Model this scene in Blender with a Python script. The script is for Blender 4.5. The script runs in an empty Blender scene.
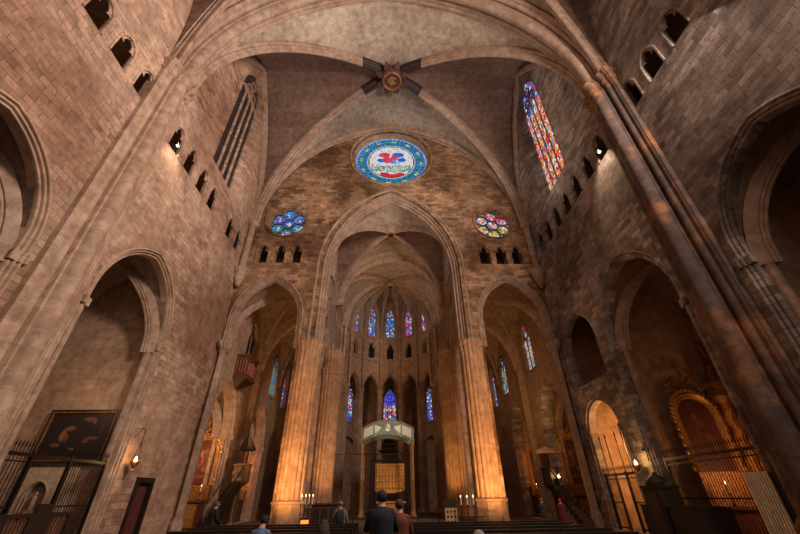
import bpy, bmesh, math, random
from mathutils import Vector, Matrix, noise
from mathutils.geometry import tessellate_polygon
random.seed(7)
PI = math.pi
S = bpy.context.scene
COL = S.collection
# ------------------------------------------------------------------ materials
def new_mat(name):
    m = bpy.data.materials.new(name); m.use_nodes = True
    nt = m.node_tree; b = nt.nodes['Principled BSDF']
    return m, nt, b
def nd(nt, t, **kw):
    n = nt.nodes.new(t)
    for k, v in kw.items(): setattr(n, k, v)
    return n
def plain(name, col, rough=.6, metal=0., emit=None, es=0., var=.25, scale=6., bump=.0):
    m, nt, b = new_mat(name)
    b.inputs['Roughness'].default_value = rough; b.inputs['Metallic'].default_value = metal
    tc = nd(nt, 'ShaderNodeTexCoord'); nz = nd(nt, 'ShaderNodeTexNoise'); nz.inputs['Scale'].default_value = scale
    nz.inputs['Detail'].default_value = 5
    nt.links.new(tc.outputs['Object'], nz.inputs['Vector'])
    rp = nd(nt, 'ShaderNodeValToRGB')
    rp.color_ramp.elements[0].position = .3; rp.color_ramp.elements[1].position = .7
    rp.color_ramp.elements[0].color = [c*(1-var) for c in col]+[1]; rp.color_ramp.elements[1].color = [min(1, c*(1+var)) for c in col]+[1]
    nt.links.new(nz.outputs['Fac'], rp.inputs['Fac']); nt.links.new(rp.outputs['Color'], b.inputs['Base Color'])
    if bump:
        bp = nd(nt, 'ShaderNodeBump'); bp.inputs['Strength'].default_value = bump; bp.inputs['Distance'].default_value = .03
        nt.links.new(nz.outputs['Fac'], bp.inputs['Height']); nt.links.new(bp.outputs['Normal'], b.inputs['Normal'])
    if emit:
        b.inputs['Emission Color'].default_value = list(emit)+[1]; b.inputs['Emission Strength'].default_value = es
    return m
def attr_mat(name, es=0., rough=.5, metal=0.):
    m, nt, b = new_mat(name)
    a = nd(nt, 'ShaderNodeAttribute', attribute_name='Col')
    if es:
        b.inputs['Base Color'].default_value = (.01, .01, .012, 1)
        nt.links.new(a.outputs['Color'], b.inputs['Emission Color']); b.inputs['Emission Strength'].default_value = es
    else: nt.links.new(a.outputs['Color'], b.inputs['Base Color'])
    b.inputs['Roughness'].default_value = rough; b.inputs['Metallic'].default_value = metal
    return m
def stone(name, base, base2, axis='YZ', row=.36, bw=.8, lo=.72, hi=1.15, mortar=.5, msize=.012, patch=.16, bumps=.35, soot=0., plaster=0., ramp=(.36, .66)):
    """coursed ashlar in world space; base/base2 blend in big patches"""
    m, nt, b = new_mat(name); L = nt.links.new
    g = nd(nt, 'ShaderNodeNewGeometry'); sp = nd(nt, 'ShaderNodeSeparateXYZ'); cb = nd(nt, 'ShaderNodeCombineXYZ')
    L(g.outputs['Position'], sp.inputs[0])
    L(sp.outputs[axis[0]], cb.inputs[0]); L(sp.outputs[axis[1]], cb.inputs[1])
    br = nd(nt, 'ShaderNodeTexBrick'); br.offset = .5
    n0 = nd(nt, 'ShaderNodeTexNoise'); n0.inputs['Scale'].default_value = .9; n0.inputs['Detail'].default_value = 2
    L(g.outputs['Position'], n0.inputs['Vector'])
    ma = nd(nt, 'ShaderNodeVectorMath', operation='MULTIPLY_ADD'); ma.inputs[1].default_value = (.26, .22, 0)
    L(n0.outputs['Color'], ma.inputs[0]); L(cb.outputs[0], ma.inputs[2]); L(ma.outputs[0], br.inputs['Vector'])
    br.inputs['Scale'].default_value = 1; br.inputs['Brick Width'].default_value = bw; br.inputs['Row Height'].default_value = row
    br.inputs['Mortar Size'].default_value = msize; br.inputs['Mortar Smooth'].default_value = .4
    br.inputs['Color1'].default_value = (lo, lo*.97, lo*.95, 1); br.inputs['Color2'].default_value = (hi, hi, hi, 1)
    br.inputs['Mortar'].default_value = (mortar, mortar*.95, mortar*.9, 1)
    # break the courses up here and there so that plastered and worn zones show
    n1 = nd(nt, 'ShaderNodeTexNoise'); n1.inputs['Scale'].default_value = patch; n1.inputs['Detail'].default_value = 6; n1.inputs['Roughness'].default_value = .62
    L(g.outputs['Position'], n1.inputs['Vector'])
    r1 = nd(nt, 'ShaderNodeValToRGB'); r1.color_ramp.elements[0].position = ramp[0]; r1.color_ramp.elements[1].position = ramp[1]
    r1.color_ramp.elements[0].color = list(base)+[1]; r1.color_ramp.elements[1].color = list(base2)+[1]
    L(n1.outputs['Fac'], r1.inputs['Fac'])
    n2 = nd(nt, 'ShaderNodeTexNoise'); n2.inputs['Scale'].default_value = 2.3; n2.inputs['Detail'].default_value = 8; n2.inputs['Roughness'].default_value = .7
    L(g.outputs['Position'], n2.inputs['Vector'])
    r2 = nd(nt, 'ShaderNodeValToRGB'); r2.color_ramp.elements[0].position = .3; r2.color_ramp.elements[1].position = .7
    r2.color_ramp.elements[0].color = (.56, .53, .50, 1); r2.color_ramp.elements[1].color = (1.28, 1.26, 1.22, 1)
    L(n2.outputs['Fac'], r2.inputs['Fac'])
    m1 = nd(nt, 'ShaderNodeMix', data_type='RGBA', blend_type='MULTIPLY'); m1.inputs['Factor'].default_value = 1
    m2 = nd(nt, 'ShaderNodeMix', data_type='RGBA', blend_type='MULTIPLY'); m2.inputs['Factor'].default_value = 1
    n3 = nd(nt, 'ShaderNodeTexNoise'); n3.inputs['Scale'].default_value = .27; n3.inputs['Detail'].default_value = 3
    mp = nd(nt, 'ShaderNodeMapping'); mp.inputs['Location'].default_value = (13, 7, 3); L(g.outputs['Position'], mp.inputs['Vector']); L(mp.outputs[0], n3.inputs['Vector'])
    r3 = nd(nt, 'ShaderNodeValToRGB'); r3.color_ramp.elements[0].position = .40; r3.color_ramp.elements[1].position = .6
    r3.color_ramp.elements[0].color = (1-plaster,)*3+(1,); r3.color_ramp.elements[1].color = (1, 1, 1, 1)
    L(n3.outputs['Fac'], r3.inputs['Fac'])
    mx = nd(nt, 'ShaderNodeMix', data_type='RGBA')
    mx.inputs[6].default_value = (.95, .95, .95, 1); L(r3.outputs['Color'], mx.inputs[0]); L(br.outputs['Color'], mx.inputs[7])
    L(r1.outputs['Color'], m1.inputs[6]); L(mx.outputs[2], m1.inputs[7])
    L(m1.outputs[2], m2.inputs[6]); L(r2.outputs['Color'], m2.inputs[7])
    L(m2.outputs[2], b.inputs['Base Color'])
    b.inputs['Roughness'].default_value = .9; b.inputs['Specular IOR Level'].default_value = .2
    ad = nd(nt, 'ShaderNodeMath', operation='MULTIPLY_ADD'); ad.inputs[1].default_value = .6
    L(n2.outputs['Fac'], ad.inputs[0]); L(mx.outputs[2], ad.inputs[2])
    bp = nd(nt, 'ShaderNodeBump'); bp.inputs['Strength'].default_value = bumps; bp.inputs['Distance'].default_value = .09
    L(ad.outputs[0], bp.inputs['Height']); L(bp.outputs['Normal'], b.inputs['Normal'])
    return m
# ------------------------------------------------------------------ mesh builder
class MB:
    def __init__(s): s.v = []; s.f = []; s.c = []; s.mi = []; s.smooth = True
    def face(s, idx, col=None, mi=0): s.f.append(tuple(idx)); s.c.append(col); s.mi.append(mi)
    def add(s, pts): 
        n = len(s.v); s.v += [Vector(p) for p in pts]; return n
    def box(s, x0, x1, y0, y1, z0, z1, mi=0, M=None):
        p = [(x, y, z) for z in (z0, z1) for y in (y0, y1) for x in (x0, x1)]
        if M: p = [M @ Vector(q) for q in p]
        n = s.add(p)
        for q in ((0, 2, 3, 1), (4, 5, 7, 6), (0, 1, 5, 4), (2, 6, 7, 3), (0, 4, 6, 2), (1, 3, 7, 5)): s.face([n+i for i in q], None, mi)
    def rings(s, rings, closed=True, caps=True, mi=0, col=None):
        n0 = len(s.v); k = len(rings[0])
        for r in rings: s.add(r)
        for i in range(len(rings)-1):
            for j in range(k if closed else k-1):
                a = n0+i*k+j; b_ = n0+i*k+(j+1) % k
                s.face((a, b_, b_+k, a+k), col, mi)
        if caps and closed:
            s.face([n0+j for j in range(k)][::-1], col, mi); s.face([n0+(len(rings)-1)*k+j for j in range(k)], col, mi)
    def lathe(s, prof, c=(0, 0, 0), n=16, mi=0, M=None, mod=None):
        rr = []
        for r, z in prof:
            ring = []
            for i in range(n):
                a = 2*PI*i/n; q = r*(mod(a, z) if mod else 1)
                p = Vector((c[0]+q*math.cos(a), c[1]+q*math.sin(a), c[2]+z)); ring.append(M @ p if M else p)
            rr.append(ring)
        s.rings(rr, mi=mi)
    def tube(s, path, r, n=8, mi=0, up=None):
        path = [Vector(p) for p in path]; rr = []
        rad = r if isinstance(r, (list, tuple)) else [r]*len(path)
        for i, p in enumerate(path):
            t = (path[min(i+1, len(path)-1)]-path[max(i-1, 0)]).normalized()
            a = Vector((0, 0, 1)) if abs(t.z) < .9 else Vector((1, 0, 0))
            x = t.cross(a).normalized(); y = t.cross(x)
            rr.append([p+(x*math.cos(2*PI*k/n)+y*math.sin(2*PI*k/n))*rad[i] for k in range(n)])
        s.rings(rr, mi=mi)
    def ball(s, c, r, n=10, mi=0, M=None):
        rx, ry, rz = r if isinstance(r, (list, tuple)) else (r, r, r)
        rr = []
        for j in range(1, n):
            t = PI*j/n
            ring = [Vector((c[0]+rx*math.sin(t)*math.cos(2*PI*i/(n+2)), c[1]+ry*math.sin(t)*math.sin(2*PI*i/(n+2)), c[2]-rz*math.cos(t))) for i in range(n+2)]
            rr.append([M @ p for p in ring] if M else ring)
        s.rings(rr, mi=mi)
    def sweep(s, path, frames, sec, mi=0, closed_path=False):
        rr = [[p+a*u+b*v for u, v in sec] for p, (a, b) in zip(path, frames)]
        if closed_path: rr.append(rr[0])
        s.rings(rr, caps=not closed_path, mi=mi)
    def plate(s, outer, holes, M, w0, w1, mi=0):
        """flat slab with holes; M maps (u, v, w) to the world"""
        loops = [[Vector((p[0], p[1], 0)) for p in lp] for lp in [outer]+holes]
        flat = [p for lp in loops for p in lp]
        tris = tessellate_polygon(loops)
        n0 = s.add([M(p.x, p.y, w0) for p in flat]); n1 = s.add([M(p.x, p.y, w1) for p in flat])
        for t in tris: s.face([n0+i for i in t], None, mi); s.face([n1+i for i in t][::-1], None, mi)
        o = 0
        for lp in loops:
            k = len(lp)
            for i in range(k):
                j = (i+1) % k; s.face((n0+o+i, n0+o+j, n1+o+j, n1+o+i), None, mi)
            o += k
    def build(s, name, mats, parent=None, loc=None, fix=True, angle=35, xf=None):
        me = bpy.data.meshes.new(name)
        me.from_pydata([xf @ p for p in s.v] if xf else s.v, [], s.f)
        for m in (mats if isinstance(mats, (list, tuple)) else [mats]): me.materials.append(m)
        me.polygons.foreach_set('material_index', s.mi)
        if any(c is not None for c in s.c):
            ca = me.color_attributes.new('Col', 'FLOAT_COLOR', 'CORNER'); i = 0
            for f, c in zip(s.f, s.c):
                c = c or (0, 0, 0)
                for _ in f: ca.data[i].color = (*c, 1); i += 1
        me.validate()
        if fix:
            bm = bmesh.new(); bm.from_mesh(me); bmesh.ops.recalc_face_normals(bm, faces=bm.faces); bm.to_mesh(me); bm.free()
        me.polygons.foreach_set('use_smooth', [s.smooth]*len(me.polygons))
        if s.smooth: me.set_sharp_from_angle(angle=math.radians(angle))
        o = bpy.data.objects.new(name, me); COL.objects.link(o)
        if parent is not None:
            o.parent = parent; pl = Vector(parent.get('_w', (0, 0, 0)))
            o.matrix_parent_inverse = Matrix.Translation(-pl); o['_w'] = (0., 0., 0.)
            if parent.type == 'MESH': o.matrix_parent_inverse = Matrix.Identity(4)
        return o
def struct(name, mb, mats, label=None, cat=None, parent=None, fix=True, angle=35):
    o = mb.build(name, mats, parent, fix=fix, angle=angle)
    if parent is None:
        o['kind'] = 'structure'
        if label: o['label'] = label
        if cat: o['category'] = cat
    return o
def thing(name, loc, label, cat, group=None):
    o = bpy.data.objects.new(name, None); COL.objects.link(o); o.location = loc; o['_w'] = tuple(float(x) for x in loc)
    o.empty_display_size = .2; o['kind'] = 'thing'
    return tag(o, label, cat, group)
def tag(o, label, cat, group=None):
    o['label'] = label; o['category'] = cat
    if group: o['group'] = group
    return o
def dup(root, loc, label, rz=None):
    r = root.copy(); COL.objects.link(r); r.location = loc; r['label'] = label
    if rz is not None: r.rotation_euler.z = rz
    for ch in list(root.children):
        c = ch.copy(); COL.objects.link(c); c.parent = r; c.matrix_parent_inverse = ch.matrix_parent_inverse.copy()
        for g in list(ch.children):
            d = g.copy(); COL.objects.link(d); d.parent = c; d.matrix_parent_inverse = g.matrix_parent_inverse.copy()
    return r
NW = [0]; NT = [0]
def wname(): NW[0] += 1; return 'window_%d' % NW[0]
def tname(): NT[0] += 1; return 'trim_%d' % NT[0]
# ------------------------------------------------------------------ gothic geometry
def arc_pts(hw, rise, n=14):
    """left half of a pointed arch: from (-hw, 0) to (0, rise)"""
    R = (rise*rise+hw*hw)/(2*hw); c = R-hw
    a1 = math.atan2(rise, -c) if rise > 0 else PI
    pts = []
    for i in range(n+1):
        a = PI+(a1-PI)*i/n; pts.append((c+R*math.cos(a), R*math.sin(a)))
    pts[0] = (-hw, 0.); pts[-1] = (0., rise); return pts
def gothic(cx, hw, z0, spring, apex, n=14, foot=True):
    l = [(cx+x, spring+z) for x, z in arc_pts(hw, apex-spring, n)]
    r = [(2*cx-x, z) for x, z in l[:-1]][::-1]
    p = l+r
    if foot and z0 < spring: p = [(cx-hw, z0)]+p+[(cx+hw, z0)]
    return p
def path_normals(p, closed=False):
    out = []; k = len(p)
    for i in range(k):
        a = p[(i-1) % k] if closed or i > 0 else p[i]; b = p[(i+1) % k] if closed or i < k-1 else p[i]
        def nrm(q0, q1):
            dx, dz = q1[0]-q0[0], q1[1]-q0[1]; l = math.hypot(dx, dz) or 1; return (-dz/l, dx/l)
        n1 = nrm(a, p[i]) if a != p[i] else nrm(p[i], b); n2 = nrm(p[i], b) if b != p[i] else n1
        s = (n1[0]+n2[0], n1[1]+n2[1]); l2 = s[0]**2+s[1]**2; f = 2/max(l2, 1.0)
        out.append((s[0]*f, s[1]*f))
    return out
def archivolt(mb, p, sec, M, closed=False, mi=0):
    """moulding along 2-D path p; sec: (outward from the opening, towards the room)"""
    ns = path_normals(p, closed)
    rr = [[M(q[0]+n[0]*b, q[1]+n[1]*b, -w) for b, w in sec] for q, n in zip(p, ns)]
    if closed: rr.append(rr[0])
    mb.rings(rr, caps=not closed, mi=mi)
def roll_section(b0, b1, w0, depth, nrolls, m=5):
    """closed section: receding rolls from the inner edge (b0, deep) to the outer (b1, wall face w0)"""
    pts = []
    st = (b1-b0)/nrolls
    for i in range(nrolls):
        f0 = i/nrolls; c = b0+st*(i+.45); wv = w0-depth*(1-(i+.5)/nrolls)
        pts.append((b0+st*i, wv-.06))
        for k in range(m+1):
            a = PI-PI*k/m; pts.append((c+st*.36*math.cos(a), wv+st*.36*math.sin(a)))
    pts.append((b1, w0-.04)); pts.append((b1, w0-depth-.3)); pts.append((b0, w0-depth-.3))
    return pts
def circle(cx, cz, r, n=40, ry=None): return [(cx+r*math.cos(-2*PI*i/n), cz+(ry or r)*math.sin(-2*PI*i/n)) for i in range(n)]
def trefoil(cx, hw, z0, spring, apex):
    """cusped opening outline"""
    p = [(cx-hw, z0), (cx-hw, spring)]
    h = apex-spring
    p += [(cx-hw*1.0, spring+h*.15), (cx-hw*.98, spring+h*.30), (cx-hw*.72, spring+h*.34), (cx-hw*.44, spring+h*.26), (cx-hw*.55, spring+h*.5), (cx-hw*.42, spring+h*.74), (cx-hw*.18, spring+h*.92), (cx, spring+h)]
    return p+[(2*cx-x, z) for x, z in p[:-1]][::-1]
def prof(a, H):
    R = (H*H+a*a)/(2*a)
    return lambda s: math.sqrt(max(0, R*R-(R-a*min(max(s, 0), 1))**2))/H
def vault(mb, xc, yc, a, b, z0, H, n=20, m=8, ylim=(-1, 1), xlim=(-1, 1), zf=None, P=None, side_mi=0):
    """quadripartite groin vault over the rectangle +-a, +-b"""
    P = P or prof(a, H); zf = zf or (lambda y: 0)
    ts = [1-(1-math.cos(PI/2*i/n)) for i in range(n+1)]   # 1 .. 0
    ts = [1-(i/n)**1.7 for i in range(n+1)]
    full = ts+[-t for t in ts[:-1]][::-1]
    for sg in (-1, 1):                     # side cells: height follows y
        if sg < xlim[0] or sg > xlim[1]: continue
        tt = [t for t in full if ylim[0]-1e-6 <= t <= ylim[1]+1e-6]
        n0 = len(mb.v)
        for t in tt:
            for k in range(m+1):
                x = abs(t)+(1-abs(t))*k/m; y = yc+b*t
                mb.v.append(Vector((xc+sg*a*x, y, z0+H*P(1-abs(t))+zf(y))))
        for i in range(len(tt)-1):
            for k in range(m):
                q = n0+i*(m+1)+k; mb.face((q, q+1, q+m+2, q+m+1), None, side_mi)
        if sg < ylim[0] or sg > ylim[1]: continue
        n0 = len(mb.v)
        for t in full:                     # end cells: height follows x
            for k in range(m+1):
                y = yc+sg*b*(abs(t)+(1-abs(t))*k/m)
                mb.v.append(Vector((xc+a*t, y, z0+H*P(1-abs(t))+zf(y))))
        for i in range(len(full)-1):
            for k in range(m):
                q = n0+i*(m+1)+k; mb.face((q, q+1, q+m+2, q+m+1))
def rib_sec(w, d):
    """rib section: side, down"""
    return [(-w/2, .25), (-w/2, -d*.30), (-w*.36, -d*.42), (-w*.40, -d*.62), (-w*.22, -d*.72), (-w*.2, -d*.88), (-w*.08, -d), (w*.08, -d), (w*.2, -d*.88), (w*.22, -d*.72), (w*.40, -d*.62), (w*.36, -d*.42), (w/2, -d*.30), (w/2, .25)]
def rib(mb, pts, w, d, side=None, sec=None):
    pts = [Vector(p) for p in pts]; fr = []
    for i, p in enumerate(pts):
        t = (pts[min(i+1, len(pts)-1)]-pts[max(i-1, 0)]).normalized()
        sd = Vector(side) if side else Vector((t.y, -t.x, 0)).normalized() if abs(t.x)+abs(t.y) > 1e-4 else Vector((pts[-1]-pts[0]).cross(Vector((0, 0, 1)))).normalized()
        up = sd.cross(t).normalized(); 
        fr.append((sd, up))
    # keep the upward normal consistent (towards the web)
    if fr[-1][1].z < 0: fr = [(a, -b) for a, b in fr]
    mb.sweep(pts, fr, sec or rib_sec(w, d))
def diag_pts(xc, yc, a, b, z0, H, sx, sy, s0=0., s1=.97, n=18, zf=None, P=None, inset=0., insety=None):
    P = P or prof(a, H); zf = zf or (lambda y: 0)
    out = []
    for i in range(n+1):
        s = s0+(s1-s0)*(i/n)**1.5
        y = yc+sy*b*(1-s)*(1-(inset if insety is None else insety)/b); out.append((xc+sx*a*(1-s)*(1-inset/a), y, z0+H*P(s)+zf(y)))
    return out
def cluster(R, shafts, n=72):
    """plan of a clustered pier: core radius R with shafts (angle, distance, radius)"""
    out = []
    for i in range(n):
        a = 2*PI*i/n; r = R
        for sa, d, q in shafts:
            da = a-sa; c = d*math.cos(da); disc = q*q-(d*math.sin(da))**2
            if disc > 0 and c > 0: r = max(r, c+math.sqrt(disc))
        out.append((r*math.cos(a), r*math.sin(a)))
    return out
def respond_depth(y, half, rolls):
    d = 0.22
    for c, dd, r in rolls:
        q = r*r-(y-c)**2
        if q > 0: d = max(d, dd+math.sqrt(q))
    return d
# ------------------------------------------------------------------ glass
def jit(c, k=.25): 
    f = 1+random.uniform(-k, k); return tuple(max(0, x*f) for x in c)
BLUE = (.02, .10, .55); LBLUE = (.06, .26, .60); TEAL = (.02, .22, .27); RED = (.62, .02, .03); ORANGE = (.75, .22, .04); YEL = (.75, .5, .1)
WHITE = (.62, .68, .70); GREEN = (.08, .32, .12); PINK = (.65, .3, .35); PURP = (.22, .05, .3)
def pane_grid(mb, inside, u0, u1, v0, v1, du, dv, M, w, pal, gap=.12):
    nu = max(1, round((u1-u0)/du)); nv = max(1, round((v1-v0)/dv)); du = (u1-u0)/nu; dv = (v1-v0)/nv
    for i in range(nu):
        for j in range(nv):
            a, b = u0+i*du, v0+j*dv; cu, cv = a+du/2, b+dv/2
            if not inside(cu, cv): continue
            c = pal(cu, cv, i, j)
            g = gap/2
            q = [(a+du*g, b+dv*g), (a+du*(1-g), b+dv*g), (a+du*(1-g), b+dv*(1-g)), (a+du*g, b+dv*(1-g))]
            n0 = mb.add([M(x, y, w) for x, y in q]); mb.face((n0, n0+1, n0+2, n0+3), c)
def in_gothic(cx, hw, z0, spring, apex):
    h = apex-spring; R = (h*h+hw*hw)/(2*hw); c = R-hw
    def f(u, v):
        x = abs(u-cx)
        if v < z0 or x > hw: return False
        if v <= spring: return True
        return (x+c)**2+(v-spring)**2 < R*R
    return f
_thing = thing
def thing(name, loc, label, cat, group=None):
    o = _thing(name, loc, label, cat, group)
    if name in ('wall_pier', 'jamb_pier', 'corner_shaft', 'wall_shaft', 'clustered_pier', 'apse_column'): o['kind'] = 'structure'
    return o
# ================================================================== MATERIALS
M_left = stone('stone_wall_pale', (.31, .185, .125), (.60, .43, .335), 'YZ', row=.27, bw=.62, patch=.15, mortar=.38, lo=.64, hi=1.2, msize=.014, plaster=.7, ramp=(.37, .60))
M_right = stone('stone_wall_grey', (.19, .155, .14), (.50, .45, .42), 'YZ', row=.27, bw=.62, patch=.17, mortar=.45, lo=.5, hi=1.35, msize=.014, plaster=.4, ramp=(.40, .62))
M_east = stone('stone_wall_east', (.16, .088, .050), (.46, .29, .18), 'XZ', row=.26, bw=.6, patch=.28, mortar=.45, lo=.45, hi=1.25, msize=.014, plaster=.4, ramp=(.40, .60))
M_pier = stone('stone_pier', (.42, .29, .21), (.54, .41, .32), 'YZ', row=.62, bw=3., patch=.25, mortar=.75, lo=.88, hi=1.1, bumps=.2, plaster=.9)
M_pierr = stone('stone_pier_patchy', (.13, .10, .09), (.40, .21, .11), 'YZ', row=.62, bw=3., patch=.5, ramp=(.46, .64), mortar=.7, lo=.8, hi=1.15, bumps=.2, plaster=.9)  # dark brown base broken by orange patches
M_pierd = stone('stone_dressed', (.36, .25, .19), (.48, .37, .30), 'XZ', row=.7, bw=3., patch=.3, mortar=.7, lo=.85, hi=1.1, bumps=.2, plaster=.9)
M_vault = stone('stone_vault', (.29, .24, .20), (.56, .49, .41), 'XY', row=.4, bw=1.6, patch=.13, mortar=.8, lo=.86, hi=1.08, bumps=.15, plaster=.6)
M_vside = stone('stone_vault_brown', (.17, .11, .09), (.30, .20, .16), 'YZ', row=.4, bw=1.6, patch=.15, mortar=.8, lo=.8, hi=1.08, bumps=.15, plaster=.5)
M_web = stone('stone_web', (.24, .17, .14), (.38, .29, .24), 'XY', row=.45, bw=1.6, patch=.2, mortar=.8, lo=.85, hi=1.08, bumps=.15, plaster=.7)
M_chap = stone('stone_chapel', (.36, .25, .18), (.47, .34, .25), 'YZ', row=.5, bw=1.1, patch=.25, mortar=.7, lo=.85, hi=1.1, plaster=.8)
M_chapx = stone('stone_chapel_cross', (.36, .25, .18), (.47, .34, .25), 'XZ', row=.5, bw=1.1, patch=.25, mortar=.7, lo=.85, hi=1.1, plaster=.8)
M_floor = stone('stone_floor', (.10, .075, .06), (.17, .13, .10), 'XY', row=.6, bw=.9, patch=.5, mortar=.5, lo=.8, hi=1.15, bumps=.1)
M_iron = plain('black_iron', (.018, .016, .016), .45, .6)
M_lead = plain('dark_lead', (.006, .006, .007), .7)
M_darkwood = plain('dark_wood', (.020, .012, .009), .5, scale=9)
M_wood = plain('red_brown_wood', (.12, .045, .025), .5, scale=8)
M_gold = plain('gilded_wood', (.55, .30, .08), .38, .55, var=.45, scale=14, bump=.4)
M_golddark = plain('old_gilding', (.28, .13, .04), .5, .4, var=.6, scale=11, bump=.5)
M_silver = plain('silver_plate', (.42, .47, .44), .38, .55, var=.35, scale=16, bump=.5)
M_cloth = plain('white_cloth', (.55, .42, .28), .8)
M_flame = plain('flame_glow', (1, .6, .25), .5, emit=(1, .55, .2), es=12)
M_wax = plain('candle_wax', (.75, .66, .52), .5)
M_curtain = plain('dark_red_curtain', (.10, .018, .014), .85, scale=4)
M_paint = attr_mat('painted_canvas', 0, .55)
M_glass = attr_mat('lit_stained_glass', 1.0, .2)
M_darkglass = plain('unlit_glass', (.02, .02, .024), .25)
A = 11.5; ZS = 20.2; HV = 13.4
ML = lambda u, v, w: Vector((-A-w, u, v))
MR = lambda u, v, w: Vector((A+w, u, v))
ME = lambda u, v, w: Vector((u, 23+w, v))
# ================================================================== SHELL
mb = MB(); mb.box(-19, 19, -14.5, 49, -.3, 0); struct('floor', mb, M_floor, 'dark worn stone floor of the whole church', 'floor')
mb = MB(); mb.box(-A-1, A+1, -14.6, -14, 0, 36); struct('wall_west', mb, M_east, 'plain stone wall closing the nave behind the camera', 'wall')
TRI_Y = [6.562+1.4938*k+(.0593 if k > 2 else 0) for k in range(11)]
CH = dict(hw=2.42, sp=8.5, ap=11.5)      # side chapel arches of the nave
CHY = (6.72, 14.78)
def tri_hole(u, zc=17.79, hw=.44): return gothic(u, hw, zc-.82, zc+.22, zc+.84, 8)
def win_hole(): return gothic(17.6, 1.9, 19.7, 29.6, 33.0, 12)
def nave_wall(side):
    holes = [gothic(y, CH['hw']+.3, .02, CH['sp'], CH['ap']+.4) for y in CHY]+[gothic(-6, 2.5, .02, 8.5, 11.7)]
    ks = [k for k in range(11) if k != 3 and not (side == 'left' and k == 8)]
    holes += [tri_hole(TRI_Y[k]) for k in ks]+[win_hole()]
    if side == 'right':
        holes += [gothic(20.5, 1.98, 7.0, 9.0, 11.3), gothic(20.6, 1.72, .02, 4.4, 6.2)]
    else:
        holes += [[(y-.07, z-.35), (y-.07, z+.35), (y+.07, z+.35), (y+.07, z-.35)] for y, z in ((20.1, 10.6), (20.35, 8.3))]
        holes += [[(19.15, .02), (19.15, 2.25), (20.25, 2.25), (20.25, .02)]]
    mb = MB(); mb.plate([(-14, 0), (23, 0), (23, 36), (-14, 36)], holes, ML if side == 'left' else MR, 0, .18)
    return struct('wall_'+side, mb, M_left if side == 'left' else M_right, 'pale nave wall with the unlit tall window' if side == 'left' else 'grey nave wall below the tall lit window', 'wall'), ks
_, ksL = nave_wall('left'); _, ksR = nave_wall('right')
# dark wall passages behind the triforium
for sx, nm in ((-1, 'left'), (1, 'right')):
    mb = MB(); x0, x1 = sorted((sx*(A+.19), sx*(A+2.2)))
    mb.box(sx*(A+2.1)-.1, sx*(A+2.1)+.1, 4, 23, 16.4, 19.1); mb.box(x0, x1, 4, 23, 16.2, 16.5); mb.box(x0, x1, 4, 23, 19.0, 19.2)
    struct('wall_%s_passage' % nm, mb, M_chap, 'dark wall passage behind the %s small openings' % ('pale wall' if sx < 0 else 'grey wall'), 'passage')
# triforium openings: moulded frame and cusped tracery
def tri_window(u, zc, M, mat, label, hw=.44):
    p = gothic(u, hw, zc-.82, zc+.22, zc+.84, 8)
    mb = MB(); archivolt(mb, p, [(-.01, .02), (.0, .04), (.05, .05), (.09, .04), (.10, .01), (.10, -.1), (-.01, -.1)], M)
    f = struct(wname(), mb, mat, label, 'small opening')
    mb = MB(); q = gothic(u, hw+.02, zc-.85, zc+.22, zc+.87, 8)
    mb.plate(q, [trefoil(u, hw*.97, zc-.80, zc+.1, zc+.82)], M, .05, .11)
    mb.build('tracery', mat, f)
ordn = ['first', 'second', 'third', 'fourth', 'fifth', 'sixth', 'seventh', 'eighth', 'ninth', 'tenth', 'eleventh']
for ks, M, mat, nm in ((ksL, ML, M_left, 'pale wall'), (ksR, MR, M_right, 'grey wall')):
    for n, k in enumerate(reversed(ks)):
        tri_window(TRI_Y[k], 17.79, M, mat, 'small cusped opening in the %s, %s from the end wall corner' % (nm, ordn[n]), )
# responds with the big transverse arch
rolls = [(-.86, .12, .13), (-.58, .2, .15), (-.27, .3, .13), (0, .45, .3), (.27, .3, .13), (.58, .2, .15), (.86, .12, .13)]
half = 1.0
ys = [-half+2*half*i/70 for i in range(71)]
rsec = [(-respond_depth(y, half, rolls), y) for y in ys]+[(.3, half), (.3, -half)]
def respond(yc, tag_):
    MX = lambda u, v, w: Vector((u, yc-w, v))
    for sx in (-1, 1):
        nm = 'pale wall' if sx < 0 else 'grey wall'
        mb = MB(); sgn = [[Vector((sx*(A+b), yc+n, z)) for b, n in rsec] for z in [0, .02]+[2.5*i for i in range(1, 8)]+[19.7]]
        mb.rings(sgn)
        t = thing('wall_pier', (sx*A, yc, 0), 'broad clustered stone pier rising up the %s %s' % (nm, tag_), 'pier')
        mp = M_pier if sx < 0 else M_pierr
        mb.build('shaft', mp, t)
        mb = MB(); prof_ = [(.03, 19.6), (.14, 19.7), (.16, 19.8), (.05, 19.9), (.12, 20.05), (.32, 20.2), (.36, 20.32), (.3, 20.36)]
        mb.rings([[Vector((sx*(A+b-(e if b < 0 else 0)), yc+n*(1+e*.5), z)) for b, n in rsec] for e, z in prof_]); mb.build('capital', mp, t)
        mb = MB(); mb.rings([[Vector((sx*(A+b-(e if b < 0 else 0)), yc+n*(1+e*.5), z)) for b, n in rsec] for e, z in [(.25, 0), (.25, .5), (.18, .6), (.2, .7), (.05, .95)]]); mb.build('base', mp, t)
    mb = MB(); archivolt(mb, gothic(0, A, 20.2, 20.2, ZS+HV, 30, False), rsec, MX)
    struct(tname(), mb, M_pierd, 'great stone arch across the nave %s' % tag_, 'arch')
respond(10.75, 'between the two bays'); respond(-2.5, 'over the camera')
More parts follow.
